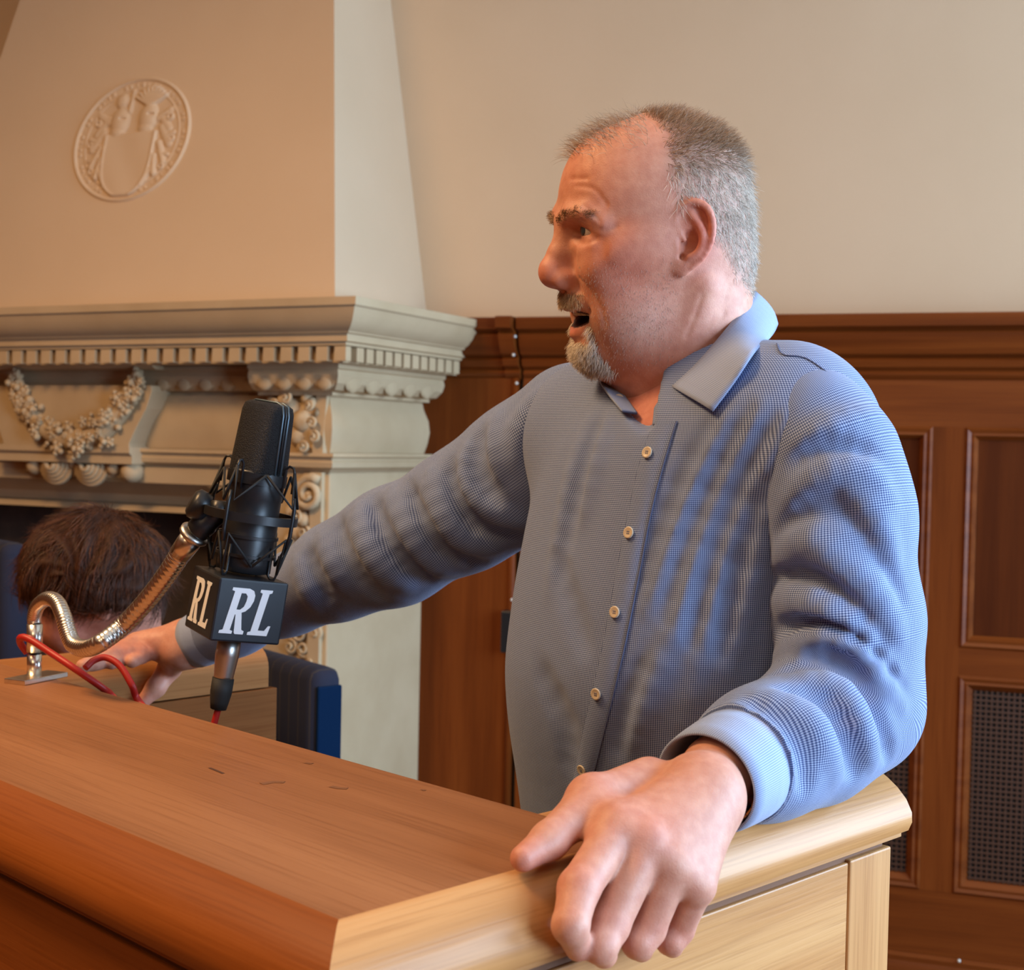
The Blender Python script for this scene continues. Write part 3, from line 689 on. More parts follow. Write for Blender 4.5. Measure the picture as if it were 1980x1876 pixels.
angs = [math.radians(a) for a in (20, 110, 200, 290)]
for a in angs:
    ca, sa = math.cos(a), math.sin(a); R = .040
    q = lambda r, y: mp_(r*ca, y, r*sa)
    tube('hook', [q(.031, .124), q(.032, .150), q(.036, .154), q(.041, .153), q(.043, .148), q(.0435, .126)], .0015, M_blk, mic, 6)
    tube('hook', [q(.031, .066), q(.031, .038), q(.034, .0345), q(.039, .0345), q(.041, .040), q(.041, .060)], .0015, M_blk, mic, 6)
    tube('ring_strut', [q(.047, .122), q(.0495, .110), q(.0495, .082), q(.047, .070)], .0022, M_blk, mic, 6)
for i in range(4):
    a0, a1 = angs[i], angs[(i+1) % 4]; am = a0+((a1-a0) % (2*math.pi))/2
    P = lambda a, r, y: mp_(r*math.cos(a), y, r*math.sin(a))
    tube('elastic_cord', [P(a0, .043, .148), P(a0+.12, .050, .112), P(am, .036, .142)], .0016, M_blkmatte, mic, 6)
    tube('elastic_cord', [P(a1, .043, .148), P(a1-.12, .050, .112), P(am, .036, .142)], .0016, M_blkmatte, mic, 6)
    tube('elastic_cord', [P(a0, .041, .040), P(a0+.12, .049, .078), P(am, .034, .046)], .0016, M_blkmatte, mic, 6)
    tube('elastic_cord', [P(a1, .041, .040), P(a1-.12, .049, .078), P(am, .034, .046)], .0016, M_blkmatte, mic, 6)
# swivel joint to the stand
j0 = e1+ed*.006; j1 = PD(428, 985, MD); jd = nrm(j1-j0)
lathe('swivel_socket', [(.0125, 0), (.0135, .002), (.0135, .016), (.012, .018), (.012, np.linalg.norm(j1-j0)*.8), (.010, np.linalg.norm(j1-j0))], j0, jd, M_blk, mic, 20)
kn = PD(392, 975, MD-.0)
lathe('swivel_knob', [(.010, -.012), (.015, -.010), (.0165, -.004), (.0165, .004), (.012, .008)], kn-jd*.002+me_*-.004, nrm(me_*-.9+mw*.35+mn*.3), M_blk, mic, 20)
lathe('swivel_knob', [(.009, -.014), (.009, .014)], PD(432, 985, MD), nrm(me_*-.6+mn*.8), M_blk, mic, 16)
# cables
_ca, _cb, _ = ab(mp_(-.008, -.2)); _cb = max(_cb, BD+.012)
cab = tube('red_cable', spline([mp_(-.001, -.111), mp_(-.003, -.130), mp_(-.006, -.155), lp(_ca, _cb, ZT-.16), lp(_ca+.01, _cb+.02, ZT-.5), lp(_ca+.05, _cb+.05, .3), lp(.6, BD+.2, .006), lp(.75, BD+.35, .006)], 50), .0036, M_red, None, 10)
tag(cab, 'red cable hanging straight down from the microphone connector', 'cable', 'red microphone cables')
dc = dB
c2 = tube('red_cable', spline([PD(52, 1262, dc+.012), PD(40, 1245, dc+.006), PD(40, 1233, dc-.010), PD(58, 1237, dc-.018), PD(100, 1264, dc-.03), PD(150, 1297, dc-.045), PD(200, 1332, dc-.03), PD(222, 1352, dc-.0), lp(.70, BD+.03, ZT-.06), lp(.70, BD+.04, ZT-.4), lp(.68, BD+.10, .1), lp(.7, BD+.2, .006)], 70), .0042, M_red, None, 10)
tag(c2, 'red cable looped round the gooseneck post', 'cable', 'red microphone cables')
c3 = tube('red_cable', spline([PD(165, 1292, dc-.06), PD(182, 1277, dc-.05), PD(205, 1272, dc-.045), PD(232, 1288, dc-.05), PD(255, 1325, dc-.06), PD(276, 1366, dc-.06), lp(.62, BD+.03, ZT-.06), lp(.62, BD+.04, ZT-.4), lp(.62, BD+.1, .1), lp(.64, BD+.2, .006)], 60), .0040, M_red, None, 10)
tag(c3, 'red cable arching beside the resting hand', 'cable', 'red microphone cables')

# ================================================================== CHAIRS
def stripes(name, base, line, period, dirv):
    m = bpy.data.materials.new(name); m.use_nodes = True; nt = m.node_tree; b = nt.nodes['Principled BSDF']; b.inputs['Roughness'].default_value = .9
    g = nt.nodes.new('ShaderNodeNewGeometry'); d = nt.nodes.new('ShaderNodeVectorMath'); d.operation = 'DOT_PRODUCT'; d.inputs[1].default_value = tuple(dirv)
    tc = nt.nodes.new('ShaderNodeTexCoord'); nt.links.new(tc.outputs['Object'], d.inputs[0])
    mm = nt.nodes.new('ShaderNodeMath'); mm.operation = 'MULTIPLY'; mm.inputs[1].default_value = 1/period; nt.links.new(d.outputs['Value'], mm.inputs[0])
    fr = nt.nodes.new('ShaderNodeMath'); fr.operation = 'FRACT'; nt.links.new(mm.outputs[0], fr.inputs[0])
    lt = nt.nodes.new('ShaderNodeMath'); lt.operation = 'LESS_THAN'; lt.inputs[1].default_value = .10; nt.links.new(fr.outputs[0], lt.inputs[0])
    mx = nt.nodes.new('ShaderNodeMix'); mx.data_type = 'RGBA'; mx.inputs[6].default_value = (*base, 1); mx.inputs[7].default_value = (*line, 1)
    nt.links.new(lt.outputs[0], mx.inputs[0]); nt.links.new(mx.outputs[2], b.inputs['Base Color']); return m
def chair(label, c_top, wdir, half_w, ztop, zseat=.47):
    """upholstered chair: c_top = xy of the near right top corner, wdir = along the back (away, left)"""
    wdir = nrm(wdir); td = np.array([wdir[1], -wdir[0], 0]); td = td if td[0] > 0 else -td        # thickness direction (towards the light)
    root = empty('upholstered_chair', (c_top[0], c_top[1], 0), label, 'chair', 'blue upholstered chairs')
    ms = stripes('blue_pinstripe', (.004, .006, .021), (.024, .020, .020), .034, wdir)
    mb = mat('blue_cloth_lit_side', (.001, .011, .036), .95, spec=.1)  # same upholstery; window light on the back's side is painted in as bluer cloth
    c = np.array([c_top[0], c_top[1], 0])+wdir*half_w
    back = box('backrest', c+Z3*(ztop+zseat+.03)/2-td*.03, (half_w, .032, (ztop-zseat-.03)/2), ms, root, wdir, td, Z3, .022)
    autosmooth(back, 60)
    if half_w < .25: box('backrest_side', np.array([c_top[0], c_top[1], 0])-wdir*.001+Z3*((ztop+zseat)/2)-td*.028, (.004, .024, (ztop-zseat)/2-.03), mb, root, wdir, td, Z3, .003)
    seat = box('seat', c-td*.30+Z3*(zseat-.04), (half_w, .24, .045), ms, root, wdir, td, Z3, .02); autosmooth(seat, 60)
    ml = M_pan
    for i in (-1, 1):
        for j in (-.07, -.50):
            p = c+wdir*i*(half_w-.03)+td*j; tube('leg', [p+Z3*(zseat-.08), p], [.02, .015], ml, root, 8)
    return root
q0 = PD(664, 1290, 2.42); q1 = PD(520, 1250, 2.64)
wd = q1-q0; wd[2] = 0
chair('blue pinstriped chair back standing behind the lectern, right of the seated person', q0, wd, .24, q0[2])
q0b = PD(62, 1050, 2.75); q1b = PD(0, 1016, 2.88)
wd2 = q1b-q0b; wd2[2] = 0
chair('tall blue pinstriped chair back at the left edge, behind the brown-haired head', q0b+np.array([0, .0, 0]), wd2, .26, q0b[2])
# ================================================================== SIGNED DISTANCE SCULPTING
def smin(a, b, k):
    h = np.maximum(k-np.abs(a-b), 0)/k; return np.minimum(a, b)-h*h*(k*.25)
class Sculpt:
    def __init__(s): s.ops = []
    def _add(s, kind, mode, k, c, R, fn): s.ops.append((mode, k, np.asarray(c, np.float32), float(R), fn)); return s
    def ell(s, c, r, k=.01, mode='+', rot=None):
        c = V3(c); r = V3(r); A = np.eye(3) if rot is None else np.array(rot, float)      # rows: local axes
        def fn(p):
            q = ((p-c)@A.T)/r; k0 = np.sqrt((q*q).sum(1))+1e-9; k1 = np.sqrt(((q/r)**2).sum(1))+1e-9; return k0*(k0-1)/k1
        return s._add('e', mode, k, c, r.max(), fn)
    def cone(s, a, b, ra, rb, k=.01, mode='+'):
        a = V3(a); b = V3(b); d = b-a; L = (d*d).sum()+1e-12
        def fn(p):
            q = p-a; h = np.minimum(np.maximum((q@d)/L, 0), 1); q -= h[:, None]*d; return np.sqrt(np.einsum('ij,ij->i', q, q))-(ra+(rb-ra)*h)
        return s._add('c', mode, k, (a+b)/2, math.sqrt(L)/2+max(ra, rb), fn)
    def chain(s, pts, rad, k=.01, mode='+', kk=None):
        P = [V3(p) for p in pts]; rad = [rad]*len(P) if np.isscalar(rad) else list(rad)
        kk = kk or min(rad)*.4
        c = sum(P)/len(P); R = max(np.linalg.norm(p-c) for p in P)+max(rad)
        def fn(p):
            o = None
            for i in range(len(P)-1):
                a = P[i]; d = P[i+1]-a; L = (d*d).sum()+1e-12; q = p-a; h = np.minimum(np.maximum((q@d)/L, 0), 1); q -= h[:, None]*d
                f = np.sqrt(np.einsum('ij,ij->i', q, q))-(rad[i]+(rad[i+1]-rad[i])*h); o = f if o is None else smin(o, f, kk)
            return o
        return s._add('b', mode, k, c, R, fn)
    def fun(s, fn, c, R, k=.01, mode='+'): return s._add('f', mode, k, c, R, fn)
    def __call__(s, p, cull=None):
        p = np.asarray(p, np.float64); d = None
        for mode, k, c, R, fn in s.ops:
            if d is None: d = fn(p); continue
            if cull is not None:
                dd = p-c; m = np.einsum('ij,ij->i', dd, dd) < (R+k+cull)**2
                if not m.any(): continue
                b = fn(p[m]); a = d[m]
            else: m = None; b = fn(p); a = d
            r = smin(a, b, k) if mode == '+' else (-smin(-a, b, k) if mode == '-' else -smin(-a, -b, k))
            if m is None: d = r
            else: d[m] = r
        return d
def surface(sd, lo, hi, h, B=6, slack=1.6, cull=.03):
    """sparse grid evaluation and naive surface nets"""
    lo = V3(lo); n = np.ceil((V3(hi)-lo)/h/B).astype(int); N = n*B+1
    g = [lo[i]+(np.arange(n[i])+.5)*B*h for i in range(3)]
    C = np.stack(np.meshgrid(*g, indexing='ij'), -1).reshape(-1, 3); fc = sd(C)
    F = np.repeat(np.repeat(np.repeat(fc.reshape(n), B, 0), B, 1), B, 2).astype(np.float32)
    F = np.pad(F, ((0, 1), (0, 1), (0, 1)), mode='edge')
    act = np.argwhere(np.abs(fc.reshape(n)) < B*h*.87*slack+.004)
    off = np.stack(np.meshgrid(*[np.arange(B+1)]*3, indexing='ij'), -1).reshape(-1, 3)
    for i in range(0, len(act), 1500):
        idx = (act[i:i+1500, None, :]*B+off[None]).reshape(-1, 3)
        F[idx[:, 0], idx[:, 1], idx[:, 2]] = sd(lo+idx*h, cull)
    S = F < 0
    c8 = [(a, b, c) for a in (0, 1) for b in (0, 1) for c in (0, 1)]
    cnt = sum(S[a:N[0]-1+a, b:N[1]-1+b, c:N[2]-1+c].astype(np.int8) for a, b, c in c8)
    cells = np.argwhere((cnt > 0) & (cnt < 8)); vid = -np.ones(N-1, int); vid[tuple(cells.T)] = np.arange(len(cells))
    acc = np.zeros((len(cells), 3)); ws = np.zeros(len(cells))
    for ax in range(3):
        for a in (0, 1):
            for b in (0, 1):
                o0 = [0, 0, 0]; o0[(ax+1) % 3] = a; o0[(ax+2) % 3] = b; o1 = list(o0); o1[ax] = 1
                f0 = F[tuple((cells+o0).T)]; f1 = F[tuple((cells+o1).T)]; m = (f0 < 0) != (f1 < 0)
                t = np.where(m, f0/np.where(m, f0-f1, 1), 0); q = np.tile(np.array(o0, float), (len(cells), 1)); q[:, ax] = t
                acc[m] += q[m]; ws[m] += 1
    Vt = lo+(cells+acc/ws[:, None])*h; Q = []
    for ax in range(3):
        sl0 = [slice(None)]*3; sl1 = [slice(None)]*3; sl0[ax] = slice(0, -1); sl1[ax] = slice(1, None)
        e = np.argwhere(S[tuple(sl0)] != S[tuple(sl1)]); b, c = (ax+1) % 3, (ax+2) % 3
        e = e[(e[:, b] > 0) & (e[:, c] > 0) & (e[:, b] < N[b]-1) & (e[:, c] < N[c]-1)]
        fl = S[tuple(e.T)]; ids = []
        for (db, dc) in ((-1, -1), (0, -1), (0, 0), (-1, 0)):
            q = e.copy(); q[:, b] += db; q[:, c] += dc; ids.append(vid[tuple(q.T)])
        q = np.stack(ids, 1); q[~fl] = q[~fl][:, ::-1]; Q.append(q)
    return Vt, np.concatenate(Q)
def relax(Vt, Q, it=2, lam=.5):
    for _ in range(it):
        A = np.zeros_like(Vt); n = np.zeros(len(Vt))
        for k in range(4):
            np.add.at(A, Q[:, k], Vt[Q[:, (k+1) % 4]]); np.add.at(A, Q[:, k], Vt[Q[:, (k+3) % 4]]); np.add.at(n, Q[:, k], 2)
        Vt = Vt+lam*(A/np.maximum(n, 1)[:, None]-Vt)
    return Vt
def normals(Vt, Q):
    nf = np.cross(Vt[Q[:, 2]]-Vt[Q[:, 0]], Vt[Q[:, 3]]-Vt[Q[:, 1]]); N = np.zeros_like(Vt)
    for k in range(4): np.add.at(N, Q[:, k], nf)
    return N/(np.linalg.norm(N, axis=1)[:, None]+1e-12)
def npmesh(name, Vt, Q, mat, parent, col=None, uv=None):
    me = bpy.data.meshes.new(name); nv, nf = len(Vt), len(Q)
    me.vertices.add(nv); me.vertices.foreach_set('co', np.asarray(Vt, np.float32).ravel())
    k = Q.shape[1]; me.loops.add(nf*k); me.loops.foreach_set('vertex_index', np.asarray(Q, np.int32).ravel())
    me.polygons.add(nf); me.polygons.foreach_set('loop_start', np.arange(nf, dtype=np.int32)*k); me.polygons.foreach_set('loop_total', np.full(nf, k, np.int32))
    me.polygons.foreach_set('use_smooth', np.ones(nf, bool)); me.update(calc_edges=True)
    if col is not None:
        a = me.color_attributes.new('tint', 'FLOAT_COLOR', 'POINT'); a.data.foreach_set('color', np.c_[col, np.ones(nv)].astype(np.float32).ravel())
    if uv is not None:
        a = me.attributes.new('weave', 'FLOAT_VECTOR', 'POINT'); a.data.foreach_set('vector', np.asarray(uv, np.float32).ravel())
    me.validate(); return link(name, me, mat, parent)
def trace_many(sd, pts, d0=.8, d1=2.3):
    """first hits of the pixels' rays on a sculpted surface -> list of (point, outward normal) or None"""
    D = np.array([ray(x, y) for x, y in pts]); D /= np.linalg.norm(D, axis=1)[:, None]; t = np.full(len(D), d0); live = np.ones(len(D), bool)
    for _ in range(150):
        if not live.any(): break
        f = sd(CAM+D[live]*t[live, None], .12); hit = f < 4e-4; i = np.where(live)[0]
        t[i[~hit]] += np.minimum(.09, np.maximum(f[~hit]*.7, 3e-4)); live[i[hit]] = False; live[t > d1] = False
    P = CAM+D*t[:, None]; e = 1e-3; G = np.stack([sd(P+e*a, .03)-sd(P-e*a, .03) for a in np.eye(3)], 1); G /= np.linalg.norm(G, axis=1)[:, None]+1e-12
    return [(P[i], G[i]) if t[i] <= d1 else None for i in range(len(D))]
def trace(sd, px, py): return trace_many(sd, [(px, py)])[0]
def lut(zs, vs, sm=.012):
    zs = np.array(zs, float); o = np.argsort(zs); zs = zs[o]; vs = np.array(vs, float)[o]
    g = np.linspace(zs[0], zs[-1], 800); y = np.interp(g, zs, vs); w = max(1, int(sm/(g[1]-g[0])))
    k = np.exp(-.5*(np.arange(-3*w, 3*w+1)/w)**2); k /= k.sum(); y = np.convolve(np.pad(y, 3*w, mode='edge'), k, 'valid')
    return lambda z: np.interp(z, g, y)

# ------------------------------------------------------------------ skin, cloth and hair materials
def skin_mat(name):
    m = bpy.data.materials.new(name); m.use_nodes = True; nt = m.node_tree; b = nt.nodes['Principled BSDF']
    b.inputs['Roughness'].default_value = .50; b.inputs['Specular IOR Level'].default_value = .38
    b.inputs['Subsurface Weight'].default_value = .22; b.inputs['Subsurface Scale'].default_value = .006; b.inputs['Subsurface Radius'].default_value = (1.0, .35, .18)
    a = nt.nodes.new('ShaderNodeVertexColor'); a.layer_name = 'tint'
    tc = nt.nodes.new('ShaderNodeTexCoord'); n = nt.nodes.new('ShaderNodeTexNoise'); n.inputs['Scale'].default_value = 110; n.inputs['Detail'].default_value = 4
    nt.links.new(tc.outputs['Object'], n.inputs['Vector'])
    r = nt.nodes.new('ShaderNodeValToRGB'); r.color_ramp.elements[0].position = .35; r.color_ramp.elements[1].position = .68
    r.color_ramp.elements[0].color = (.92, .82, .80, 1); r.color_ramp.elements[1].color = (1.05, 1.04, 1.03, 1); nt.links.new(n.outputs['Fac'], r.inputs['Fac'])
    mx = nt.nodes.new('ShaderNodeMix'); mx.data_type = 'RGBA'; mx.blend_type = 'MULTIPLY'; mx.inputs[0].default_value = 1
    nt.links.new(a.outputs['Color'], mx.inputs[6]); nt.links.new(r.outputs['Color'], mx.inputs[7]); nt.links.new(mx.outputs[2], b.inputs['Base Color'])
    n2 = nt.nodes.new('ShaderNodeTexNoise'); n2.inputs['Scale'].default_value = 700; n2.inputs['Detail'].default_value = 3; nt.links.new(tc.outputs['Object'], n2.inputs['Vector'])
    bp = nt.nodes.new('ShaderNodeBump'); bp.inputs['Strength'].default_value = .22; bp.inputs['Distance'].default_value = .0012
    nt.links.new(n2.outputs['Fac'], bp.inputs['Height']); nt.links.new(bp.outputs['Normal'], b.inputs['Normal']); return m
M_skin = skin_mat('skin')
def tint_mat(name, rough=.5, spec=.3):
    m = bpy.data.materials.new(name); m.use_nodes = True; nt = m.node_tree; b = nt.nodes['Principled BSDF']
    b.inputs['Roughness'].default_value = rough; b.inputs['Specular IOR Level'].default_value = spec
    a = nt.nodes.new('ShaderNodeVertexColor'); a.layer_name = 'tint'; nt.links.new(a.outputs['Color'], b.inputs['Base Color']); return m
M_hair = tint_mat('hair_strands', .45, .4)
def gingham(name, period, white, mid, dark, stripe=False):
    m = bpy.data.materials.new(name); m.use_nodes = True; nt = m.node_tree; b = nt.nodes['Principled BSDF']
    b.inputs['Roughness'].default_value = .85; b.inputs['Specular IOR Level'].default_value = .2; b.inputs['Sheen Weight'].default_value = .15
    a = nt.nodes.new('ShaderNodeAttribute'); a.attribute_name = 'weave'
    sp = nt.nodes.new('ShaderNodeSeparateXYZ'); nt.links.new(a.outputs['Vector'], sp.inputs[0])
    def st(o):
        m1 = nt.nodes.new('ShaderNodeMath'); m1.operation = 'MULTIPLY'; m1.inputs[1].default_value = 2*math.pi/period; nt.links.new(o, m1.inputs[0])
        s = nt.nodes.new('ShaderNodeMath'); s.operation = 'SINE'; nt.links.new(m1.outputs[0], s.inputs[0])
        q = nt.nodes.new('ShaderNodeMapRange'); q.inputs['From Min'].default_value = -.45; q.inputs['From Max'].default_value = .45; nt.links.new(s.outputs[0], q.inputs['Value']); return q.outputs[0]
    su, sv = st(sp.outputs[0]), st(sp.outputs[1])
    ad = nt.nodes.new('ShaderNodeMath'); ad.operation = 'ADD'; nt.links.new(su, ad.inputs[0])
    if stripe: ad.inputs[1].default_value = .5
    else: nt.links.new(sv, ad.inputs[1])
    hf = nt.nodes.new('ShaderNodeMath'); hf.operation = 'MULTIPLY'; hf.inputs[1].default_value = .5; nt.links.new(ad.outputs[0], hf.inputs[0])
    r = nt.nodes.new('ShaderNodeValToRGB'); e = r.color_ramp.elements; e[0].color = (*white, 1); e[1].color = (*dark, 1); k = e.new(.5); k.color = (*mid, 1)
    nt.links.new(hf.outputs[0], r.inputs['Fac']); nt.links.new(r.outputs['Color'], b.inputs['Base Color'])
    tc = nt.nodes.new('ShaderNodeTexCoord'); n2 = nt.nodes.new('ShaderNodeTexNoise'); n2.inputs['Scale'].default_value = 60; n2.inputs['Detail'].default_value = 3; nt.links.new(tc.outputs['Object'], n2.inputs['Vector'])
    bp = nt.nodes.new('ShaderNodeBump'); bp.inputs['Strength'].default_value = .15; bp.inputs['Distance'].default_value = .004
    nt.links.new(n2.outputs['Fac'], bp.inputs['Height']); nt.links.new(bp.outputs['Normal'], b.inputs['Normal']); return m
M_shirt = gingham('blue_micro_check', .0018, (.42, .50, .66), (.155, .22, .415), (.036, .052, .135))
M_cuff = gingham('blue_micro_check_cuff', .0018, (.50, .57, .71), (.27, .355, .56), (.11, .16, .34), True)  # shirt cloth in brighter tones: light on collar and cuffs put into the colour
M_thread = mat('seam_thread', (.10, .13, .24), .9)
M_button = mat('horn_button', (.62, .52, .38), .35)
M_eye = mat('eye_white', (.62, .56, .50), .15); M_iris = mat('iris', (.05, .06, .07), .1)
M_teeth = mat('teeth', (.70, .62, .50), .3); M_mouth = mat('mouth_inside', (.10, .018, .015), .6)
M_nail = mat('finger_nail', (.60, .36, .30), .3)
M_trouser = mat('dark_trousers', (.02, .022, .03), .9); M_shoe = mat('black_shoe', (.01, .01, .01), .35)
M_gold = mat('rose_gold', (.75, .38, .20), .22, 1.0)
SKIN = np.array([.60, .30, .205])

# ================================================================== THE SPEAKER: skeleton from what he touches
man = empty('person', (.17, 1.50, 0), 'grey-haired bearded man in a blue checked shirt leaning on the lectern', 'person')
HD = 1.39
HC = PD(1274, 470, HD)                                            # mid point between the ears
ha = math.radians(20.0)                                           # face turned this far from pure profile towards the viewer
_v = nrm(HC-CAM); HZ = nrm(_u-np.dot(_u, _v)*_v); _rt = np.cross(_v, HZ)
HX = -math.cos(ha)*_rt-math.sin(ha)*_v; HY = math.sin(ha)*_rt-math.cos(ha)*_v          # forward; his left
HS = 1.0/1942*1971/1000.                                          # mm -> m at this distance
RH_ = np.stack([HX, HY, HZ])                                      # rows
def h2w(p): return HC+(np.asarray(p, float)*HS)@RH_
def w2h(p): return ((np.asarray(p, float)-HC)@RH_.T)/HS
SH_L = PD(1625, 775, 1.255); SH_R = PD(1112, 800, 1.57)
EL_L = PD(1712, 1395, 1.245); WR_L = PD(1402, 1512, 1.085)
EL_R = PD(800, 1050, 1.66); WR_R = PD(372, 1243, 1.80)
mid = (SH_L+SH_R)/2; lat = nrm((SH_L-SH_R)*[1, 1, 0]); fwd = np.cross(Z3, lat); fwd = fwd if fwd[1] < 0 else -fwd
TZ = [.86, .95, 1.05, 1.13, 1.19, 1.27, 1.35, 1.42, 1.47, 1.505, 1.535, 1.56]
t_df = lut(TZ, [.115, .125, .145, .165, .172, .158, .142, .128, .105, .075, .045, .02], .02)
t_db = lut(TZ, [.125, .12, .115, .115, .118, .122, .125, .122, .110, .080, .045, .02], .02)
t_w = lut(TZ, [.178, .18, .183, .186, .188, .190, .192, .188, .165, .115, .05, .02], .02)
t_c = lut(TZ, [.0, .0, .0, .0, .0, .0, -.005, -.01, -.012, -.012, -.01, -.01], .02)
def wc(z):   # torso centre line: waist to shoulders
    k = np.clip((z-.95)/.5, 0, 1); return np.array([.178, 1.475])*(1-k)[:, None]+(mid[:2])*k[:, None]
def torso_f(p, grow=0.):
    c = wc(p[:, 2]); q = p[:, :2]-c; x = q@fwd[:2]-t_c(p[:, 2]); y = q@lat[:2]; z = p[:, 2]
    rx = np.where(x > 0, t_df(z), t_db(z))+grow; w = t_w(z)+grow
    e = 2.25; Qv = ((np.abs(x)/rx)**e+(np.abs(y)/w)**e)**(1/e)+1e-9
    f = (Qv-1)*np.minimum(rx, w)*.85
    return np.maximum(f, np.maximum(z-1.565, .86-z))
NK0 = h2w((-22, 0, -40)); NK1 = (mid+np.array([0, 0, .03]))-fwd*.012; NK1[2] = 1.475
V_pt = None
# ------------------------------------------------------------------ head (local metres: x forward, y his left, z up)
def mm(*p): return np.array(p, float)*1e-3
KH = 1000*HS
FS = .945                                                         # depth of the face relative to the measured tables
def hl2w(p):
    p = np.array(p, float); x = p[..., 0]; p[..., 0] = np.where(x > 0, x*FS, x); return HC+(p*KH)@RH_
def w2hl(p):
    p = ((np.asarray(p)-HC)@RH_.T)/KH; x = p[..., 0]; p[..., 0] = np.where(x > 0, x/FS, x); return p
hz = np.array([-125, -118, -112, -104, -90, -75, -60, -45, -30, -10, 10, 30, 50, 70, 88, 102, 112, 118, 122])*1e-3
h_f = lut(hz, np.array([44, 58, 72, 80, 86, 91, 95, 97, 97, 98, 101, 106, 105, 100, 90, 74, 54, 36, 12])*1e-3, .005)
h_b = lut(hz, np.array([10, 22, 34, 46, 60, 70, 76, 80, 84, 88, 90, 90, 87, 82, 74, 62, 48, 34, 12])*1e-3, .005)
h_w = lut(hz, np.array([18, 28, 38, 45, 51, 56, 60, 64, 68, 73, 76, 78, 77, 73, 66, 56, 44, 30, 10])*1e-3, .005)
def skull(p):
    x, y, z = p.T; rx = np.where(x > 0, h_f(z), h_b(z)); w = h_w(z); e = np.where(x > 0, 2.05, 2.15)
    q = ((np.abs(x)/rx)**e+(np.abs(y)/w)**e)**(1/e)+1e-9; f = (q-1)*np.minimum(rx, w)*.85
    return np.maximum(f, np.maximum(z-.1225, -.1255-z))
H = Sculpt(); H.fun(skull, (0, 0, 0), .2)
for s in (1, -1):
    H.chain([mm(100, 5*s, 21), mm(99, 20*s, 25), mm(92, 36*s, 25), mm(79, 50*s, 17)], [.007, .008, .0075, .006], .014)      # brow ridge
    H.ell(mm(99, 31*s, 12), mm(14, 15, 9), .009, '-')                                                                     # socket
    def lids(p, c=mm(81, 32*s, 13)):
        q = p-c; return np.maximum(np.sqrt((q*q).sum(1))-.0134, .0030-np.abs(q[:, 2]+.0006+.10*np.abs(q[:, 1])))
    H.fun(lids, mm(81, 32*s, 13), .014, .0022)                                                                              # eyelids with their slit
    H.chain([mm(90, 18*s, 15), mm(96, 27*s, 22), mm(94.5, 36*s, 22), mm(86, 46*s, 16)], .0026, .005)                        # fold above the lid
    H.chain([mm(93, 20*s, -1), mm(91, 32*s, -5), mm(85, 43*s, 0)], .0045, .008)                                             # bag under the eye
    H.ell(mm(72, 38*s, -22), mm(22, 19, 20), .018)                                                                         # cheek
    H.ell(mm(38, 38*s, -64), mm(40, 21, 36), .025)                                                                         # jowl
    H.ell(mm(28, 58*s, -6), mm(42, 13, 18), .022)                                                                          # cheekbone to ear
    H.chain([mm(98, 19*s, -36), mm(90, 27*s, -48), mm(84, 31*s, -62)], .0012, .008, '-')                                    # fold beside the mouth
H.chain([mm(98, 0, 8), mm(102, 0, -10), mm(105, 0, -28)], [.008, .012, .014], .010)
H.chain([mm(102, 0, 8), mm(110, 0, -8), mm(117, 0, -21)], [.0075, .0085, .010], .010)                                        # nose bridge
H.ell(mm(115.5, 0, -28), mm(12.5, 13.5, 12), .008)
for s in (1, -1):
    H.ell(mm(105, 13*s, -34), mm(12.5, 7.5, 9), .006)
    H.ell(mm(108, 9*s, -43.5), mm(8, 4.2, 5), .003, '-')
H.ell(mm(88, 0, -54), mm(15, 27, 12), .012)                                                                                 # moustache swell
H.ell(mm(94, 0, -70), mm(40, 29, 10.5), .004, '-', [[.985, 0, -.17], [0, 1, 0], [.17, 0, .985]])                               # open mouth
H.chain([mm(78, -24, -64), mm(93, -12, -61), mm(99.5, 0, -60), mm(93, 12, -61), mm(78, 24, -64)], .0036, .004)
H.chain([mm(77, -22, -74), mm(87, -12, -83), mm(91, 0, -87), mm(87, 12, -83), mm(77, 22, -74)], [.004, .0055, .006, .0055, .004], .005)
H.ell(mm(76, 0, -100), mm(13, 22, 13), .014)                                                                                # chin
H.chain([mm(95, -14, -94), mm(96, 0, -95), mm(95, 14, -94)], .003, .008, '-')
H.ell(mm(22, 0, -100), mm(50, 44, 30), .025)                                                                                # under-chin
nb = w2hl(NK1)
H.cone(mm(-24, 0, -30), mm(-30, 0, -95), .060, .058, .03)
H.cone(mm(-28, 0, -95), nb, .058, .075, .03)
H.cone(mm(10, 0, -100), nb+mm(40, 0, 10), .046, .05, .03)
H.chain([mm(-22, 62, -42), mm(-5, 46, -105), mm(18, 18, -160)], .010, .016)                                                  # neck muscle
# crow's feet and forehead lines
_sdw = lambda p, cull=None: H(w2hl(p), cull)*KH
_wr = [([(1133, 438), (1162, 446), (1192, 438)], .0011), ([(1121, 426), (1146, 434), (1160, 442)], .0011), ([(1127, 398), (1147, 413), (1160, 430)], .0010), ([(1113, 465), (1131, 471), (1152, 462)], .0013),
       ([(1119, 538), (1140, 562), (1164, 600), (1170, 630)], .0015), ([(1114, 359), (1148, 365), (1173, 396)], .0008), ([(1104, 345), (1135, 345)], .0009), ([(1358, 572), (1344, 612), (1328, 650)], .0007), ([(1402, 606), (1380, 632), (1355, 660)], .0007)]
_cuts = []
for _pts, _rw in _wr:
    _h = [t for t in trace_many(_sdw, spline([np.array(q) for q in _pts], 7)) if t]
    if len(_h) > 2: _cuts.append(([w2hl(t[0]+t[1]*.0004) for t in _h], _rw))
for _q, _rw in _cuts: H.chain(_q, _rw*.75, .0035, '-')
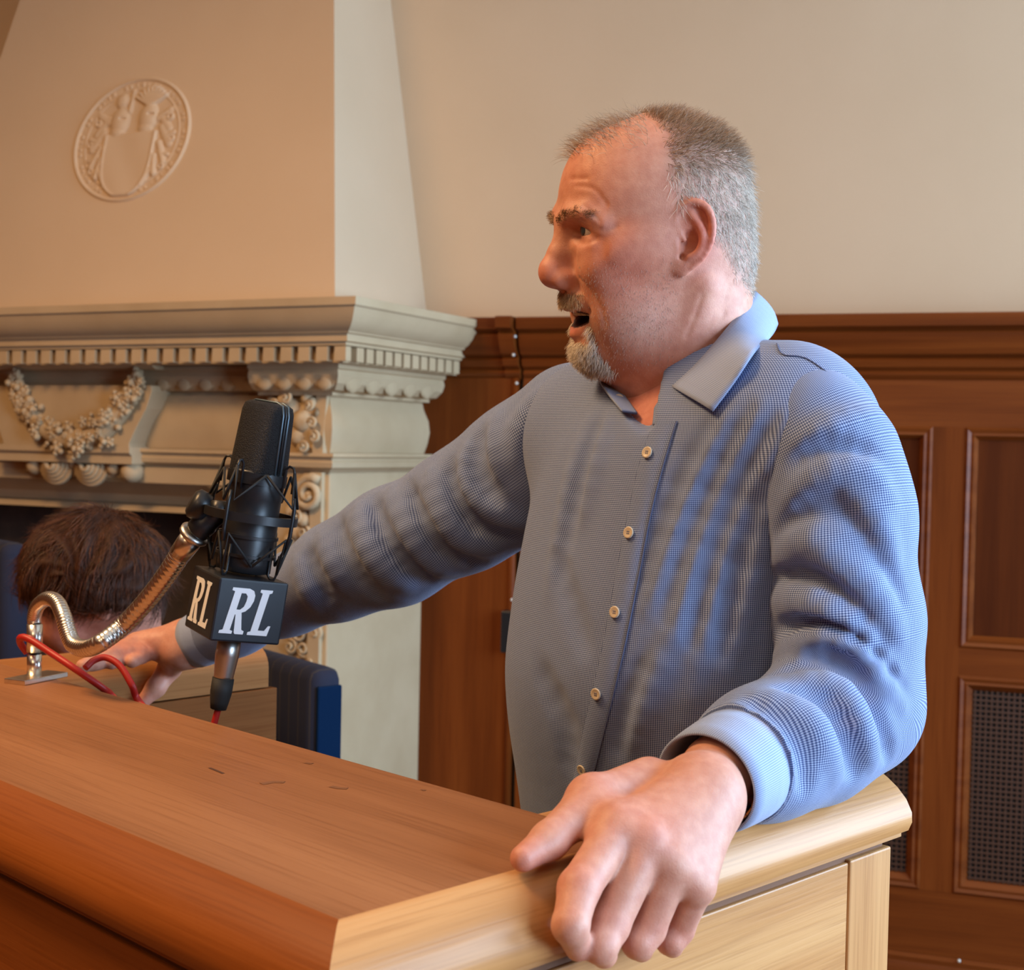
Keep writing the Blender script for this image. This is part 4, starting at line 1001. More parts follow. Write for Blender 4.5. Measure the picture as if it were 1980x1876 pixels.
# ears
def ear(s):
    def E(b, z, o=0.): return np.array([-(b)*.86e-3+.005, s*(.0735+.36e-3*max(b, -6)+o*1e-3), z*.93e-3])
    ay = nrm(E(20, 0)-E(0, 0)); az = np.array([0, 0, 1.]); an = np.cross(ay, az)
    H.ell(E(10.5, 7, 0), mm(18.5, 30, 3.2), .004, '+', [ay, az, an])
    H.ell(E(0, -22, 1), mm(10, 11, 4.2), .004, '+', [ay, az, an])
    H.ell(E(7, -2, 4), mm(11, 13, 6.5), .003, '-', [ay, az, an])
    H.ell(E(17, 22, 4.5), mm(7, 11, 3.6), .003, '-', [ay, az, an])
    H.chain(spline([E(2, 3, 2), E(-6, 14, 2), E(-8, 25, 2), E(-1, 35, 3), E(11, 39.5, 3.5), E(23, 34, 4), E(29, 20, 4), E(28, 2, 4), E(21, -13, 3), E(10, -24, 2)], 24), [.0028+.0008*math.sin(math.pi*i/23) for i in range(24)], .0025)
    H.chain(spline([E(9, 27, 2), E(18, 13, 3.5), E(19.5, 0, 4), E(14, -11, 4), E(6, -15, 3)], 12), .0036, .003)
    H.ell(E(-7, -3, 2.5), mm(4.5, 6.5, 4), .003, '+', [ay, az, an])
    H.ell(E(0, -14, 2), mm(3, 3, 5), .003, '-', [ay, az, an])
ear(1); ear(-1)
HV, HQ = surface(H, mm(-125, -125, -205), mm(150, 125, 135), .0017, slack=2.2)
HV = relax(HV, HQ, 1, .35); HN_ = normals(HV, HQ)
# tint by place on the head: redder nose, cheeks, ears, neck; grey shadow of stubble; scalp under hair
def gauss(P, c, r): return np.exp(-(((P-mm(*c))/(np.array(r)*1e-3))**2).sum(1))
Pm = HV.copy(); Pa = Pm.copy(); Pa[:, 1] = np.abs(Pa[:, 1])
tint = np.tile(SKIN, (len(HV), 1))
def mixc(col, w):
    global tint
    w = np.clip(w, 0, 1)[:, None]; tint = tint*(1-w)+np.array(col)*w
mixc((.56, .185, .115), .75*gauss(Pa, (60, 55, -20), (38, 40, 42)))
mixc((.60, .20, .145), .8*gauss(Pa, (118, 0, -28), (18, 18, 16)))
mixc((.58, .16, .11), .75*gauss(Pa, (-14, 85, 5), (22, 16, 40)))
mixc((.58, .21, .16), .55*gauss(Pa, (10, 50, -130), (60, 50, 55)))
mixc((.58, .22, .14), .5*gauss(Pa, (90, 0, 70), (30, 70, 40)))
mixc((.46, .30, .24), .55*gauss(Pa, (45, 55, -80), (40, 40, 30)))
mixc((.50, .23, .17), .5*gauss(Pa, (92, 26, 12), (10, 14, 12)))
mixc((.45, .11, .08), .8*gauss(Pa, (92, 0, -82), (12, 20, 5)))
inm = (((Pm-mm(95, 0, -70))/mm(37, 27.5, 9.7))**2).sum(1) < 1.0
mixc((.05, .010, .008), .95*(inm & (Pm[:, 0] < .094)))
def hairline(P):
    x, y, z = P.T*1e3; ay = np.abs(y)
    front = np.interp(z, [-60, -45, -20, 0, 25, 45, 60, 80, 100, 112, 125], [-78, -62, -42, -30, 12, 16, 24, 24, 20, 24, 28])
    side = np.clip((front-x)/16, 0, 1)*np.clip((z+58)/14, 0, 1)
    return np.clip(side, 0, 1)
earm = (np.abs(Pm[:, 1]) > .0765) & (Pm[:, 0] < .006) & (Pm[:, 0] > -.042) & (Pm[:, 2] < .042)
hm = hairline(HV)*(~earm)
mixc((.42, .32, .26), .55*hm)
HVw = hl2w(HV)
# ------------------------------------------------------------------ his left hand (on the near arm) and right hand (on the far arm)
def hand(chains, palm, wrist, arm, thumb, sgn):
    S_ = Sculpt(); S_.cone(arm[0], arm[1], arm[2], arm[3], .01)
    S_.cone(arm[1], wrist, arm[3], .0265, .012)
    for c, m in zip(chains, palm):
        S_.cone(wrist+(m-wrist)*.12, m, .0225, .0148, .020)
    S_.ell(sum(palm)/4*.62+wrist*.38, (.030, .030, .018), .02) if False else None
    for pts, rad in chains: S_.chain(pts, rad, .0035, kk=.004)
    S_.chain(thumb[0], thumb[1], .009, kk=.006)
    return S_
iM, mM, rM, lM = PZ(1193, 1608, ZT+.021), PZ(1250, 1634, ZT+.014), PZ(1300, 1674, ZT+.000), PZ(1345, 1712, ZT-.016)
WL = PZ(1362, 1530, ZT+.033)
chL = [([iM, PA(1119, 1718, -.047), PA(1103, 1790, -.058), PA(1118, 1832, -.050)], [.0148, .0140, .0120, .0092]),
       ([mM, PA(1176, 1790, -.053), PA(1160, 1828, -.058), PA(1168, 1846, -.047)], [.0148, .0142, .0120, .0094]),
       ([rM, PA(1250, 1796, -.056), PA(1234, 1822, -.056), PA(1240, 1836, -.045)], [.0140, .0132, .0114, .0088]),
       ([lM, PA(1309, 1796, -.056), PA(1296, 1818, -.056), PA(1300, 1830, -.046)], [.0130, .0120, .0102, .0082])]
thL = ([PZ(1255, 1520, ZT+.034), PZ(1145, 1548, ZT+.034), PZ(1062, 1626, ZT+.017), PZ(1012, 1660, ZT+.0105)], [.022, .0158, .0128, .0092])
LH = hand(chL, [iM, mM, rM, lM], WL, (PD(1500, 1450, 1.16), PD(1388, 1492, 1.085), .034, .0262), thL, 1)
# tendons, knuckle bumps, creases
LH.cone(thL[0][1], iM, .011, .012, .022)
for m in (iM, mM, rM): LH.cone(WL+(m-WL)*.35+Z3*.0145, m+Z3*.0085, .0032, .0052, .008)
for (p, r) in ((mM+Z3*.006, .010), (iM+Z3*.006, .009)): LH.ell(p, (r, r, r), .008)
lo = np.min([p for c, _ in chL for p in c]+[WL, thL[0][3], PD(1500, 1450, 1.16)], 0)-.03; hi = np.max([p for c, _ in chL for p in c]+[WL, PD(1500, 1450, 1.16)], 0)+.045
LV, LQ = surface(LH, lo, hi, .0013, slack=2.0); LV = relax(LV, LQ, 1, .3)
riM = PZ(262, 1246, ZT+.024); WRr = WR_R.copy()
sh = LB*.020
chR = []
for k, (x1, y1, x2, y2, x3, y3) in enumerate(((214, 1268, 185, 1279, 160, 1288), (214, 1268, 180, 1279, 152, 1288), (214, 1268, 182, 1279, 158, 1288), (214, 1268, 190, 1279, 170, 1288))):
    chR.append(([riM+sh*k-Z3*.003*k, PZ(x1, y1, ZT+.016)+sh*k, PZ(x2, y2, ZT+.011)+sh*k, PZ(x3, y3, ZT+.009)+sh*k], [.0135-.0006*k, .012-.0006*k, .0105-.0006*k, .0085]))
thR = ([PD(345, 1262, 1.785), PA(328, 1292, LW-.006), PA(301, 1330, LW-.012), PA(277, 1356, LW-.010)], [.020, .0150, .0125, .009])
RHs = hand(chR, [c[0][0] for c in chR], WRr, (PD(480, 1190, 1.765), PD(420, 1222, 1.785), .036, .030), thR, -1)
pts = [p for c, _ in chR for p in c]+[WRr, thR[0][3], PD(480, 1190, 1.765)]
RV, RQ = surface(RHs, np.min(pts, 0)-.035, np.max(pts, 0)+.045, .0019, slack=2.0); RV = relax(RV, RQ, 1, .3)
# trunk and arms under the clothes (coarse)
BT = Sculpt(); BT.fun(lambda p: torso_f(p, -.012), (.18, 1.42, 1.2), .5)
BT.cone(NK1, hl2w(mm(-28, 0, -95)), .062, .055, .03)
CL = [(1562, 812, 1.272, .052), (1602, 890, 1.262, .057), (1624, 1000, 1.255, .061), (1640, 1200, 1.25, .061), (1645, 1362, 1.245, .058), (1565, 1420, 1.20, .055), (1480, 1455, 1.15, .050), (1425, 1480, 1.118, .046)]
CR = [(1118, 835, 1.565, .078), (1010, 915, 1.60, .073), (900, 985, 1.63, .067), (760, 1058, 1.67, .066), (655, 1105, 1.70, .055), (560, 1150, 1.735, .045), (455, 1203, 1.77, .038), (390, 1237, 1.792, .0345)]
PL = [PD(x, y, d) for x, y, d, r in CL]; RL_ = [q[3] for q in CL]
PR = [PD(x, y, d) for x, y, d, r in CR]; RR_ = [q[3] for q in CR]
BT.chain(PL, [r*.72 for r in RL_], .02); BT.chain(PR, [r*.72 for r in RR_], .02)
allp = np.array(PL+PR)
TV, TQ = surface(BT, np.minimum(allp.min(0)-.1, [-.1, 1.15, .84]), np.maximum(allp.max(0)+.1, [.5, 1.75, 1.6]), .007, cull=.08)
def cat(parts):
    Vt = []; Qt = []; Ct = []; o = 0
    for v, q, c in parts: Vt.append(v); Qt.append(q+o); Ct.append(c); o += len(v)
    return np.concatenate(Vt), np.concatenate(Qt), np.concatenate(Ct)
def handtint(v, knuck):
    c = np.tile(np.array([.57, .29, .205]), (len(v), 1))
    for p, w, r in knuck:
        g = np.exp(-((v-p)**2).sum(1)/r**2)*w; c = c*(1-g[:, None])+np.array([.56, .17, .12])*g[:, None]
    return c
kn = [(c[0][1], .6, .014) for c in chL]+[(c[0][3], .5, .012) for c in chL]+[(mM, .6, .014), (thL[0][3], .5, .014), (thL[0][1], .4, .02), (iM, .3, .02), (PZ(1300, 1570, ZT+.04), .35, .02), (PZ(1280, 1620, ZT+.03), .4, .008)]
knR = [(c[0][1], .4, .016) for c in chR]+[(thR[0][3], .5, .014), (thR[0][1], .4, .02)]
bv, bq, bc = cat([(HVw, HQ, tint), (LV, LQ, handtint(LV, kn)), (RV, RQ, handtint(RV, knR)), (TV, TQ, np.tile(np.array([.56, .21, .15]), (len(TV), 1)))])
body = npmesh('body', bv, bq, M_skin, man, bc)
# nails
def nail(c, t, n, w, l):
    t = nrm(t); n = nrm(n-np.dot(n, t)*t); s = np.cross(t, n); v = []; f = []
    for i in range(5):
        for k in range(5):
            a = (k/4-.5)*2; b = (i/4-.5)*2; rr = math.sqrt(max(0, 1-.25*b*b)) if b > 0 else 1
            v.append(V3(c)+s*a*w*rr+t*b*l+n*(-.18*w*a*a*2))
    for i in range(4):
        for k in range(4): f.append((i*5+k, i*5+k+1, i*5+k+6, i*5+k+5))
    return v, f
# eyes, teeth
for s in (1, -1):
    c = hl2w(mm(81, 32*s, 13)); e = empty('eye', c); adopt(e, man); e.matrix_parent_inverse = world_of(man).inverted()
    v, f = ico(c, .0122*KH, 4); mk('eyeball', v, f, M_eye, e, True)
    gz = nrm(HX*.96+HY*.10*1+HZ*.02)
    lathe('iris', [(.0056, .0110), (.0052, .0119), (.003, .0124), (.0005, .0125)], c, gz, M_iris, e, 20)
tp = [hl2w(mm(94-abs(a)*abs(a)*.045, a, -64.5)) for a in np.linspace(-17, 17, 9)]
for i in range(8):
    m_ = (tp[i]+tp[i+1])/2; tx = nrm(tp[i+1]-tp[i]); box('tooth', m_-HX*.004, (np.linalg.norm(tp[i+1]-tp[i])/2*.95, .0022, .0034), M_teeth, man, tx, nrm(np.cross(HZ, tx)), HZ, .0012, True)

# ------------------------------------------------------------------ strands
def strands(name, P0, D0, D1, L, R, C, parent, nseg=4, curl=0.):
    """tapered three-sided hairs: start direction D0 bending to D1"""
    n = len(P0); Vs = []; P = P0.copy(); side = np.cross(D0, rng.normal(size=(n, 3))); side /= np.linalg.norm(side, axis=1)[:, None]+1e-9
    for i in range(nseg+1):
        t = i/nseg; D = D0*(1-t)+D1*t; D /= np.linalg.norm(D, axis=1)[:, None]+1e-9
        if i: P = P+D*(L/nseg)[:, None]+(side*np.sin(t*6+P0[:, :1]*900)*curl if curl else 0)
        s2 = np.cross(D, side); r = (R*(1-.75*t))[:, None]
        for k in range(3):
            a = 2*math.pi*k/3; Vs.append(P+r*(math.cos(a)*side+math.sin(a)*s2))
    Vt = np.stack(Vs, 1).reshape(-1, 3); base = np.arange(n)[:, None]*(3*(nseg+1)); Q = []
    for i in range(nseg):
        for k in range(3): Q.append(base+np.array([i*3+k, i*3+(k+1) % 3, (i+1)*3+(k+1) % 3, (i+1)*3+k]))
    o = npmesh(name, Vt, np.concatenate(Q), M_hair, parent, np.repeat(C, 3*(nseg+1), 0)); o['kind'] = 'stuff'; return o
def sample(Vt, Q, w, n):
    fw = w[Q].mean(1)*np.linalg.norm(np.cross(Vt[Q[:, 2]]-Vt[Q[:, 0]], Vt[Q[:, 3]]-Vt[Q[:, 1]]), axis=1); fi = rng.choice(len(Q), n, p=fw/fw.sum())
    a, b = rng.random((2, n, 1)); q = Q[fi]; P = (Vt[q[:, 0]]*(1-a)*(1-b)+Vt[q[:, 1]]*a*(1-b)+Vt[q[:, 2]]*a*b+Vt[q[:, 3]]*(1-a)*b); return P, fi
def toworld(v): return np.asarray(v)@RH_
def vnorm(a): return a/(np.linalg.norm(a, axis=1)[:, None]+1e-9)
# scalp hair
dens = hm*np.interp(HV[:, 2]*1e3, [-60, -30, 0, 40, 80, 125], [.5, .8, .9, .9, 1.0, 1.0])
P, fi = sample(HV, HQ, dens+1e-9, 17000); N = vnorm(HN_[HQ[fi]].mean(1)); x, y, z = P.T*1e3
n = len(P); J = rng.normal(0, .36, (n, 3))
top = np.clip((z-62)/25, 0, 1)[:, None]
D0 = vnorm(N*(.40+.60*top)+np.array([-.25, 0, -.9])*(1-top)+np.array([-.45, 0, .25])*top+J)
D1 = vnorm(N*(.06+.25*top)+np.array([-.25, 0, -1.0])*(1-top)+np.array([-.8, 0, .05])*top+J)
L = (np.interp(z, [-60, -20, 30, 70, 110], [5, 10, 14, 15, 13])*rng.uniform(.6, 1.2, n))*1e-3
g = np.clip((z-58+.10*x)/22+rng.normal(0, .30, n), 0, 1)[:, None]
grey = np.array([.60, .535, .455])*rng.uniform(.55, 1.55, (n, 1)); brown = np.array([.29, .17, .092])*rng.uniform(.6, 1.6, (n, 1))
strands('hair', hl2w(P-N*.0008), toworld(D0), toworld(D1), L*KH, np.full(n, .00026), grey*(1-g)+brown*g, man)
# thin forelock swept over the front of the crown
fl_w = np.clip((HV[:, 2]-.078)/.012, 0, 1)*np.clip((HV[:, 0]-.015)/.02, 0, 1)*np.exp(-(HV[:, 1]/.040)**2)
P, fi = sample(HV, HQ, fl_w+1e-9, 850); N = vnorm(HN_[HQ[fi]].mean(1)); n = len(P); J = rng.normal(0, .35, (n, 3))
D0 = vnorm(N*.7+np.array([.35, 0, .3])+J); D1 = vnorm(np.array([.75, 0, -.25])+N*.25+J)
strands('forelock', hl2w(P), toworld(D0), toworld(D1), rng.uniform(.010, .022, n), np.full(n, .00020), np.array([.44, .31, .19])*rng.uniform(.6, 1.5, (n, 1)), man)
# beard, moustache, stubble, brows
Xm, Ym, Zm = HV.T*1e3; aY = np.abs(Ym)
goat = np.clip((Xm-np.interp(Zm, [-130, -112, -95, -80, -66], [48, 50, 60, 70, 76]))/6, 0, 1)*np.clip((-92-Zm)/4, 0, 1)*np.clip((32-aY)/6, 0, 1)*np.clip((Zm+126)/6, 0, 1)
goat = np.maximum(goat, np.clip(1-np.abs(aY-27)/6, 0, 1)*np.clip((Xm-70)/5, 0, 1)*(Zm < -78)*(Zm > -98))
goat *= 1-np.exp(-(((HV-mm(92, 0, -84))/mm(14, 22, 8))**2).sum(1))
P, fi = sample(HV, HQ, goat+1e-9, 4200); N = vnorm(HN_[HQ[fi]].mean(1)); n = len(P); J = rng.normal(0, .25, (n, 3))
strands('beard', hl2w(P), toworld(vnorm(N+J+np.array([0, 0, -.35]))), toworld(vnorm(N*.35+np.array([.05, 0, -1.])+J)), rng.uniform(.005, .0115, n), np.full(n, .00026), np.array([.74, .66, .56])*rng.uniform(.6, 1.4, (n, 1)), man)
mou = np.clip((Zm+61)/3, 0, 1)*np.clip((-44-Zm)/4, 0, 1)*np.clip((Xm-74)/5, 0, 1)*np.clip((31-aY)/6, 0, 1)
P, fi = sample(HV, HQ, mou+1e-9, 1500); N = vnorm(HN_[HQ[fi]].mean(1)); n = len(P); J = rng.normal(0, .22, (n, 3)); sy = np.sign(P[:, 1:2])*np.array([[0, .5, 0]])
strands('moustache', hl2w(P), toworld(vnorm(N+J+np.array([0, 0, -.5])+sy)), toworld(vnorm(N*.2+np.array([0, 0, -1.])+sy+J)), rng.uniform(.003, .0065, n), np.full(n, .00022), np.array([.50, .37, .25])*rng.uniform(.6, 1.5, (n, 1)), man)
stub = np.clip((-10-Zm)/20, 0, 1)*np.clip((Xm-0)/20, 0, 1)*np.clip((aY-22)/15, 0, 1)*np.clip((Zm+125)/15, 0, 1)
P, fi = sample(HV, HQ, stub+1e-9, 2600); N = vnorm(HN_[HQ[fi]].mean(1)); n = len(P); J = rng.normal(0, .2, (n, 3))
strands('stubble', hl2w(P), toworld(vnorm(N*.5+J+np.array([0, 0, -.8]))), toworld(vnorm(N*.3+J+np.array([0, 0, -1.]))), rng.uniform(.0012, .0025, n), np.full(n, .00014), np.array([.50, .42, .36])*rng.uniform(.5, 1.4, (n, 1)), man, 1)
brow = np.zeros(len(HV))
for (cx, cy, cz) in ((107, 10, 24), (105, 20, 28), (98, 32, 29), (89, 43, 27)): brow = np.maximum(brow, np.exp(-((Xm-cx)/8)**2-((aY-cy)/8)**2-((Zm-cz)/4.2)**2))
P, fi = sample(HV, HQ, brow**2+1e-9, 800); N = vnorm(HN_[HQ[fi]].mean(1)); n = len(P); J = rng.normal(0, .25, (n, 3)); sy = np.sign(P[:, 1:2])*np.array([[-.4, 1., .15]])
strands('eyebrows', hl2w(P), toworld(vnorm(N*.45+J+sy*.8+np.array([0, 0, .3]))), toworld(vnorm(N*.2+J+sy)), rng.uniform(.0035, .0065, n), np.full(n, .00020), np.array([.30, .18, .10])*rng.uniform(.6, 1.5, (n, 1)), man)
# ================================================================== SHIRT
TS = Sculpt(); TS.fun(torso_f, (.18, 1.42, 1.2), .5)
TS.ell(SH_L-lat*.055-Z3*.025, (.072, .072, .066), .05); TS.ell(SH_R+lat*.04-Z3*.02, (.080, .080, .072), .05)
TS.cone(NK1-Z3*.02-lat*.02, SH_L-lat*.06+Z3*.002, .048, .042, .05); TS.cone(NK1-Z3*.02+lat*.02, SH_R+lat*.05+Z3*.002, .048, .042, .05)
def foldset(base, folds, S_, amp=1.):
    """ridges (+) and valleys (-) drawn where the photo shows them, laid on the cloth"""
    for pts, r, raise_, k, mode in folds:
        Q = []
        for t in trace_many(base, pts):
            if t is not None: Q.append(t[0]+t[1]*(raise_*amp-r if mode == '+' else r-raise_*amp))
        if len(Q) < 2: continue
        n = 2*len(Q)+1; Q = spline(Q, n); rr = [r*(.15+.85*math.sin(math.pi*(i+.3)/(n-.4))**.7) for i in range(n)]
        S_.chain(Q, rr, k*.75, mode, kk=.004)
base_t = Sculpt(); base_t.ops = list(TS.ops)
R_, V_ = '+', '-'
foldset(base_t, [
    ([(1420, 770), (1350, 900), (1290, 1040), (1250, 1180)], .012, .004, .016, R_), ([(1390, 790), (1320, 920), (1268, 1050), (1240, 1150)], .010, .004, .014, V_),
    ([(1470, 780), (1400, 920), (1350, 1050), (1310, 1200), (1280, 1330)], .013, .005, .016, R_), ([(1448, 790), (1378, 930), (1325, 1060), (1285, 1200)], .010, .005, .014, V_),
    ([(1520, 810), (1450, 950), (1400, 1100), (1365, 1250), (1330, 1400)], .014, .006, .018, R_), ([(1498, 800), (1428, 940), (1375, 1080), (1335, 1240)], .010, .006, .014, V_),
    ([(1490, 960), (1450, 1100), (1415, 1260), (1380, 1380)], .013, .006, .016, R_), ([(1475, 930), (1425, 1090), (1390, 1260)], .009, .005, .012, V_),
    ([(1150, 790), (1110, 900), (1085, 1020), (1060, 1150)], .012, .004, .016, R_), ([(1180, 800), (1150, 900), (1125, 1010)], .012, .004, .016, R_), ([(1165, 800), (1130, 900), (1105, 1010), (1080, 1130)], .009, .004, .012, V_),
    ([(1080, 1080), (1110, 1190), (1130, 1260)], .012, .004, .018, V_), ([(1040, 1280), (1090, 1400), (1100, 1500)], .016, .005, .02, V_),
    ([(1280, 1250), (1240, 1360), (1220, 1450)], .012, .004, .016, R_), ([(1250, 1260), (1205, 1380), (1190, 1470)], .009, .004, .012, V_),
], TS, .72)
# neck hole and open top button
TS.cone(hl2w(mm(-30, 0, -80)), NK1-Z3*.06, .066, .066, .006, '-')
TS.cone(PD(1235, 740, 1.365), PD(1249, 818, 1.315), .030, .008, .006, '-')
SV, SQ = surface(TS, [-.13, 1.08, .85], [.50, 1.80, 1.62], .0033, slack=2.2, cull=.05)
SV = relax(SV, SQ, 2, .4)
shirt = empty('shirt', tuple(man.location)); adopt(shirt, man)
q = SV[:, :2]-wc(SV[:, 2]); ang = np.arctan2(q@lat[:2], q@fwd[:2])
uvT = np.c_[ang*.165, SV[:, 2], np.zeros(len(SV))]
npmesh('shirt_body', SV, SQ, M_shirt, shirt, None, uvT)
def limb_uv(Vt, P, cen_ref):
    """cloth coordinates round and along a limb, blended smoothly between the pieces of its axis"""
    P = np.array(spline(P, 30)); D = []; U = []; A_ = []; acc = 0
    for i in range(len(P)-1):
        d = P[i+1]-P[i]; L = np.linalg.norm(d); t = d/L; h = (Vt-P[i])@t
        hc = np.clip(h, -.2 if i == 0 else 0, L+.2 if i == len(P)-2 else L); dv = Vt-P[i]-hc[:, None]*t
        ref = nrm(cen_ref-np.dot(cen_ref, t)*t); b = np.cross(t, ref); D.append(np.linalg.norm(dv, axis=1)); A_.append(np.arctan2(dv@b, dv@ref)); U.append(acc+hc); acc += L
    D, A_, U = np.array(D), np.array(A_), np.array(U); w = np.exp(-((D-D.min(0))/.006)**2); w /= w.sum(0)
    u = np.arctan2((w*np.sin(A_)).sum(0), (w*np.cos(A_)).sum(0)); return np.c_[u*.052, (w*U).sum(0), np.zeros(len(Vt))]
def sleeve(P, R, folds, res, name, ref):
    S0 = Sculpt(); S0.chain(P, R, .01, kk=.03); S1 = Sculpt(); S1.ops = list(S0.ops); foldset(S0, folds, S1, 1.15)
    e = nrm(P[-1]-P[-2]); c0 = P[-1]
    S1.fun(lambda p: (p-c0)@e, c0, 1.0, .002, 'i')
    Pn = np.array(P); v, q = surface(S1, Pn.min(0)-.095, Pn.max(0)+.095, res, slack=2.2, cull=.04); v = relax(v, q, 2, .4)
    npmesh(name, v, q, M_shirt, shirt, None, limb_uv(v, P, ref)); return S0
fL = [([(1545, 860), (1610, 825), (1690, 800)], .012, .004, .016, R_), ([(1530, 900), (1600, 870), (1690, 880)], .010, .005, .014, V_),
      ([(1525, 960), (1600, 915), (1680, 920), (1730, 990)], .014, .006, .016, R_), ([(1505, 1030), (1570, 985), (1640, 990), (1700, 1050), (1740, 1160)], .013, .008, .014, V_),
      ([(1495, 1090), (1560, 1050), (1620, 1090), (1690, 1150), (1740, 1230)], .016, .009, .016, R_), ([(1500, 1115), (1570, 1120), (1640, 1180), (1720, 1270)], .010, .008, .012, V_),
      ([(1490, 1165), (1560, 1165), (1640, 1215), (1730, 1300)], .015, .009, .014, R_), ([(1500, 1215), (1580, 1215), (1660, 1255), (1740, 1330)], .011, .009, .012, V_),
      ([(1500, 1265), (1580, 1240), (1660, 1275), (1745, 1365)], .014, .008, .014, R_), ([(1500, 1300), (1590, 1275), (1650, 1310), (1700, 1400), (1720, 1470)], .011, .008, .012, V_),
      ([(1540, 1310), (1620, 1330), (1670, 1410), (1690, 1480)], .014, .008, .014, R_), ([(1510, 1330), (1590, 1355), (1640, 1440), (1655, 1500)], .011, .008, .012, V_),
      ([(1470, 1340), (1560, 1380), (1600, 1440), (1620, 1510)], .014, .006, .014, R_), ([(1440, 1360), (1510, 1400), (1550, 1460), (1560, 1530)], .011, .006, .012, V_),
      ([(1410, 1365), (1470, 1405), (1510, 1460), (1520, 1530)], .012, .005, .014, R_), ([(1640, 930), (1700, 1010), (1735, 1100)], .012, .004, .014, R_)]
fR = [([(1040, 760), (1000, 830), (990, 900)], .014, .005, .018, R_), ([(1075, 790), (1040, 860), (1050, 940)], .012, .006, .016, V_),
      ([(900, 870), (905, 940), (950, 990), (1010, 1010)], .016, .009, .018, R_), ([(870, 895), (880, 970), (930, 1025), (1010, 1035)], .013, .009, .014, V_),
      ([(830, 915), (850, 990), (890, 1045), (960, 1065)], .016, .009, .016, R_), ([(790, 935), (820, 1015), (860, 1070), (930, 1090)], .012, .009, .014, V_),
      ([(755, 945), (780, 1020), (820, 1085), (870, 1110)], .015, .008, .016, R_), ([(720, 960), (745, 1040), (790, 1100), (830, 1125)], .013, .009, .014, V_),
      ([(690, 980), (705, 1050), (745, 1110), (790, 1140)], .015, .008, .016, R_), ([(655, 1000), (670, 1070), (705, 1130), (740, 1160)], .012, .007, .013, V_),
      ([(620, 1030), (640, 1090), (675, 1150)], .013, .006, .014, R_), ([(595, 1060), (615, 1120), (640, 1170)], .010, .005, .012, V_), ([(570, 1080), (590, 1140), (610, 1180)], .011, .005, .013, R_),
      ([(960, 800), (950, 870), (960, 930)], .014, .005, .016, R_), ([(930, 830), (925, 900), (960, 965)], .012, .006, .015, V_)]
SLs = sleeve(PL, RL_, fL, .0028, 'sleeve', -np.array([0, 1., 0])); SRs = sleeve(PR, RR_, fR, .0030, 'sleeve', np.array([0, -1., 0]))
# ------------------------------------------------------------------ cuffs
def cuff(c0, c1, e0, e1, side, up, name='cuff'):
    """open band from c0 (mouth) to c1, half axes e=(side, up)"""
    n = 48; v = []; f = []; uv = []
    side, up = nrm(side), nrm(up)
    lv = [(0., -.0022), (0., 0), (.25, .0010), (.6, .0012), (1., .000), (1.0, -.004)]
    for (t, o) in lv:
        c = c0*(1-t)+c1*t; a_, b_ = e0[0]*(1-t)+e1[0]*t+o, e0[1]*(1-t)+e1[1]*t+o
        for k in range(n):
            a = 2*math.pi*k/n; v.append(c+side*a_*math.cos(a)+up*b_*math.sin(a)); uv.append((a*.045, t*.06, 0))
    # inside wall
    for (t, o) in ((.5, -.0024), (1., -.004)):
        c = c0*(1-t)+c1*t
        for k in range(n):
            a = 2*math.pi*k/n; v.append(c+side*(e0[0]+o)*math.cos(a)+up*(e0[1]+o)*math.sin(a)); uv.append((a*.045, t*.06, 0))
    L = len(lv)
    for i in range(L-1):
        for k in range(n): f.append((i*n+k, i*n+(k+1) % n, (i+1)*n+(k+1) % n, (i+1)*n+k))
    for (i, j) in ((0, L), (L, L+1)):
        for k in range(n): f.append((i*n+k, j*n+k, j*n+(k+1) % n, i*n+(k+1) % n))
    Vt = np.array(v); Q = np.array(f); return npmesh(name, Vt, Q, M_cuff, shirt, None, np.array(uv))
cf = nrm(PL[-1]-PL[-3]); up_l = nrm(Z3-np.dot(Z3, cf)*cf); sd_l = np.cross(cf, up_l)
mouth = PD(1364, 1516, 1.070)
cuff(mouth, PL[-1]+cf*-.006+Z3*.000, (.046, .040), (.048, .046), sd_l, up_l)
cfr = nrm(PR[-1]-PR[-2]); up_r = nrm(Z3-np.dot(Z3, cfr)*cfr); sd_r = np.cross(cfr, up_r)
cuff(PD(373, 1243, 1.80), PD(430, 1217, 1.778), (.0345, .0345), (.037, .037), sd_r, up_r)
# watch: metal bracelet of links just inside the cuff
wroot = empty('wristwatch', tuple(mouth)); adopt(wroot, man); wroot['label'] = 'rose gold bracelet watch inside the left cuff'
wc0 = PD(1398, 1512, 1.090)
for k in range(22):
    a = 2*math.pi*k/22; p = wc0+sd_l*.0335*math.cos(a)+up_l*.0305*math.sin(a); tg = nrm(-sd_l*.0335*math.sin(a)+up_l*.0305*math.cos(a))
    box('bracelet_link', p, (.0046, .0070, .0013), M_gold, wroot, tg, cf, nrm(np.cross(tg, cf)), .0008)
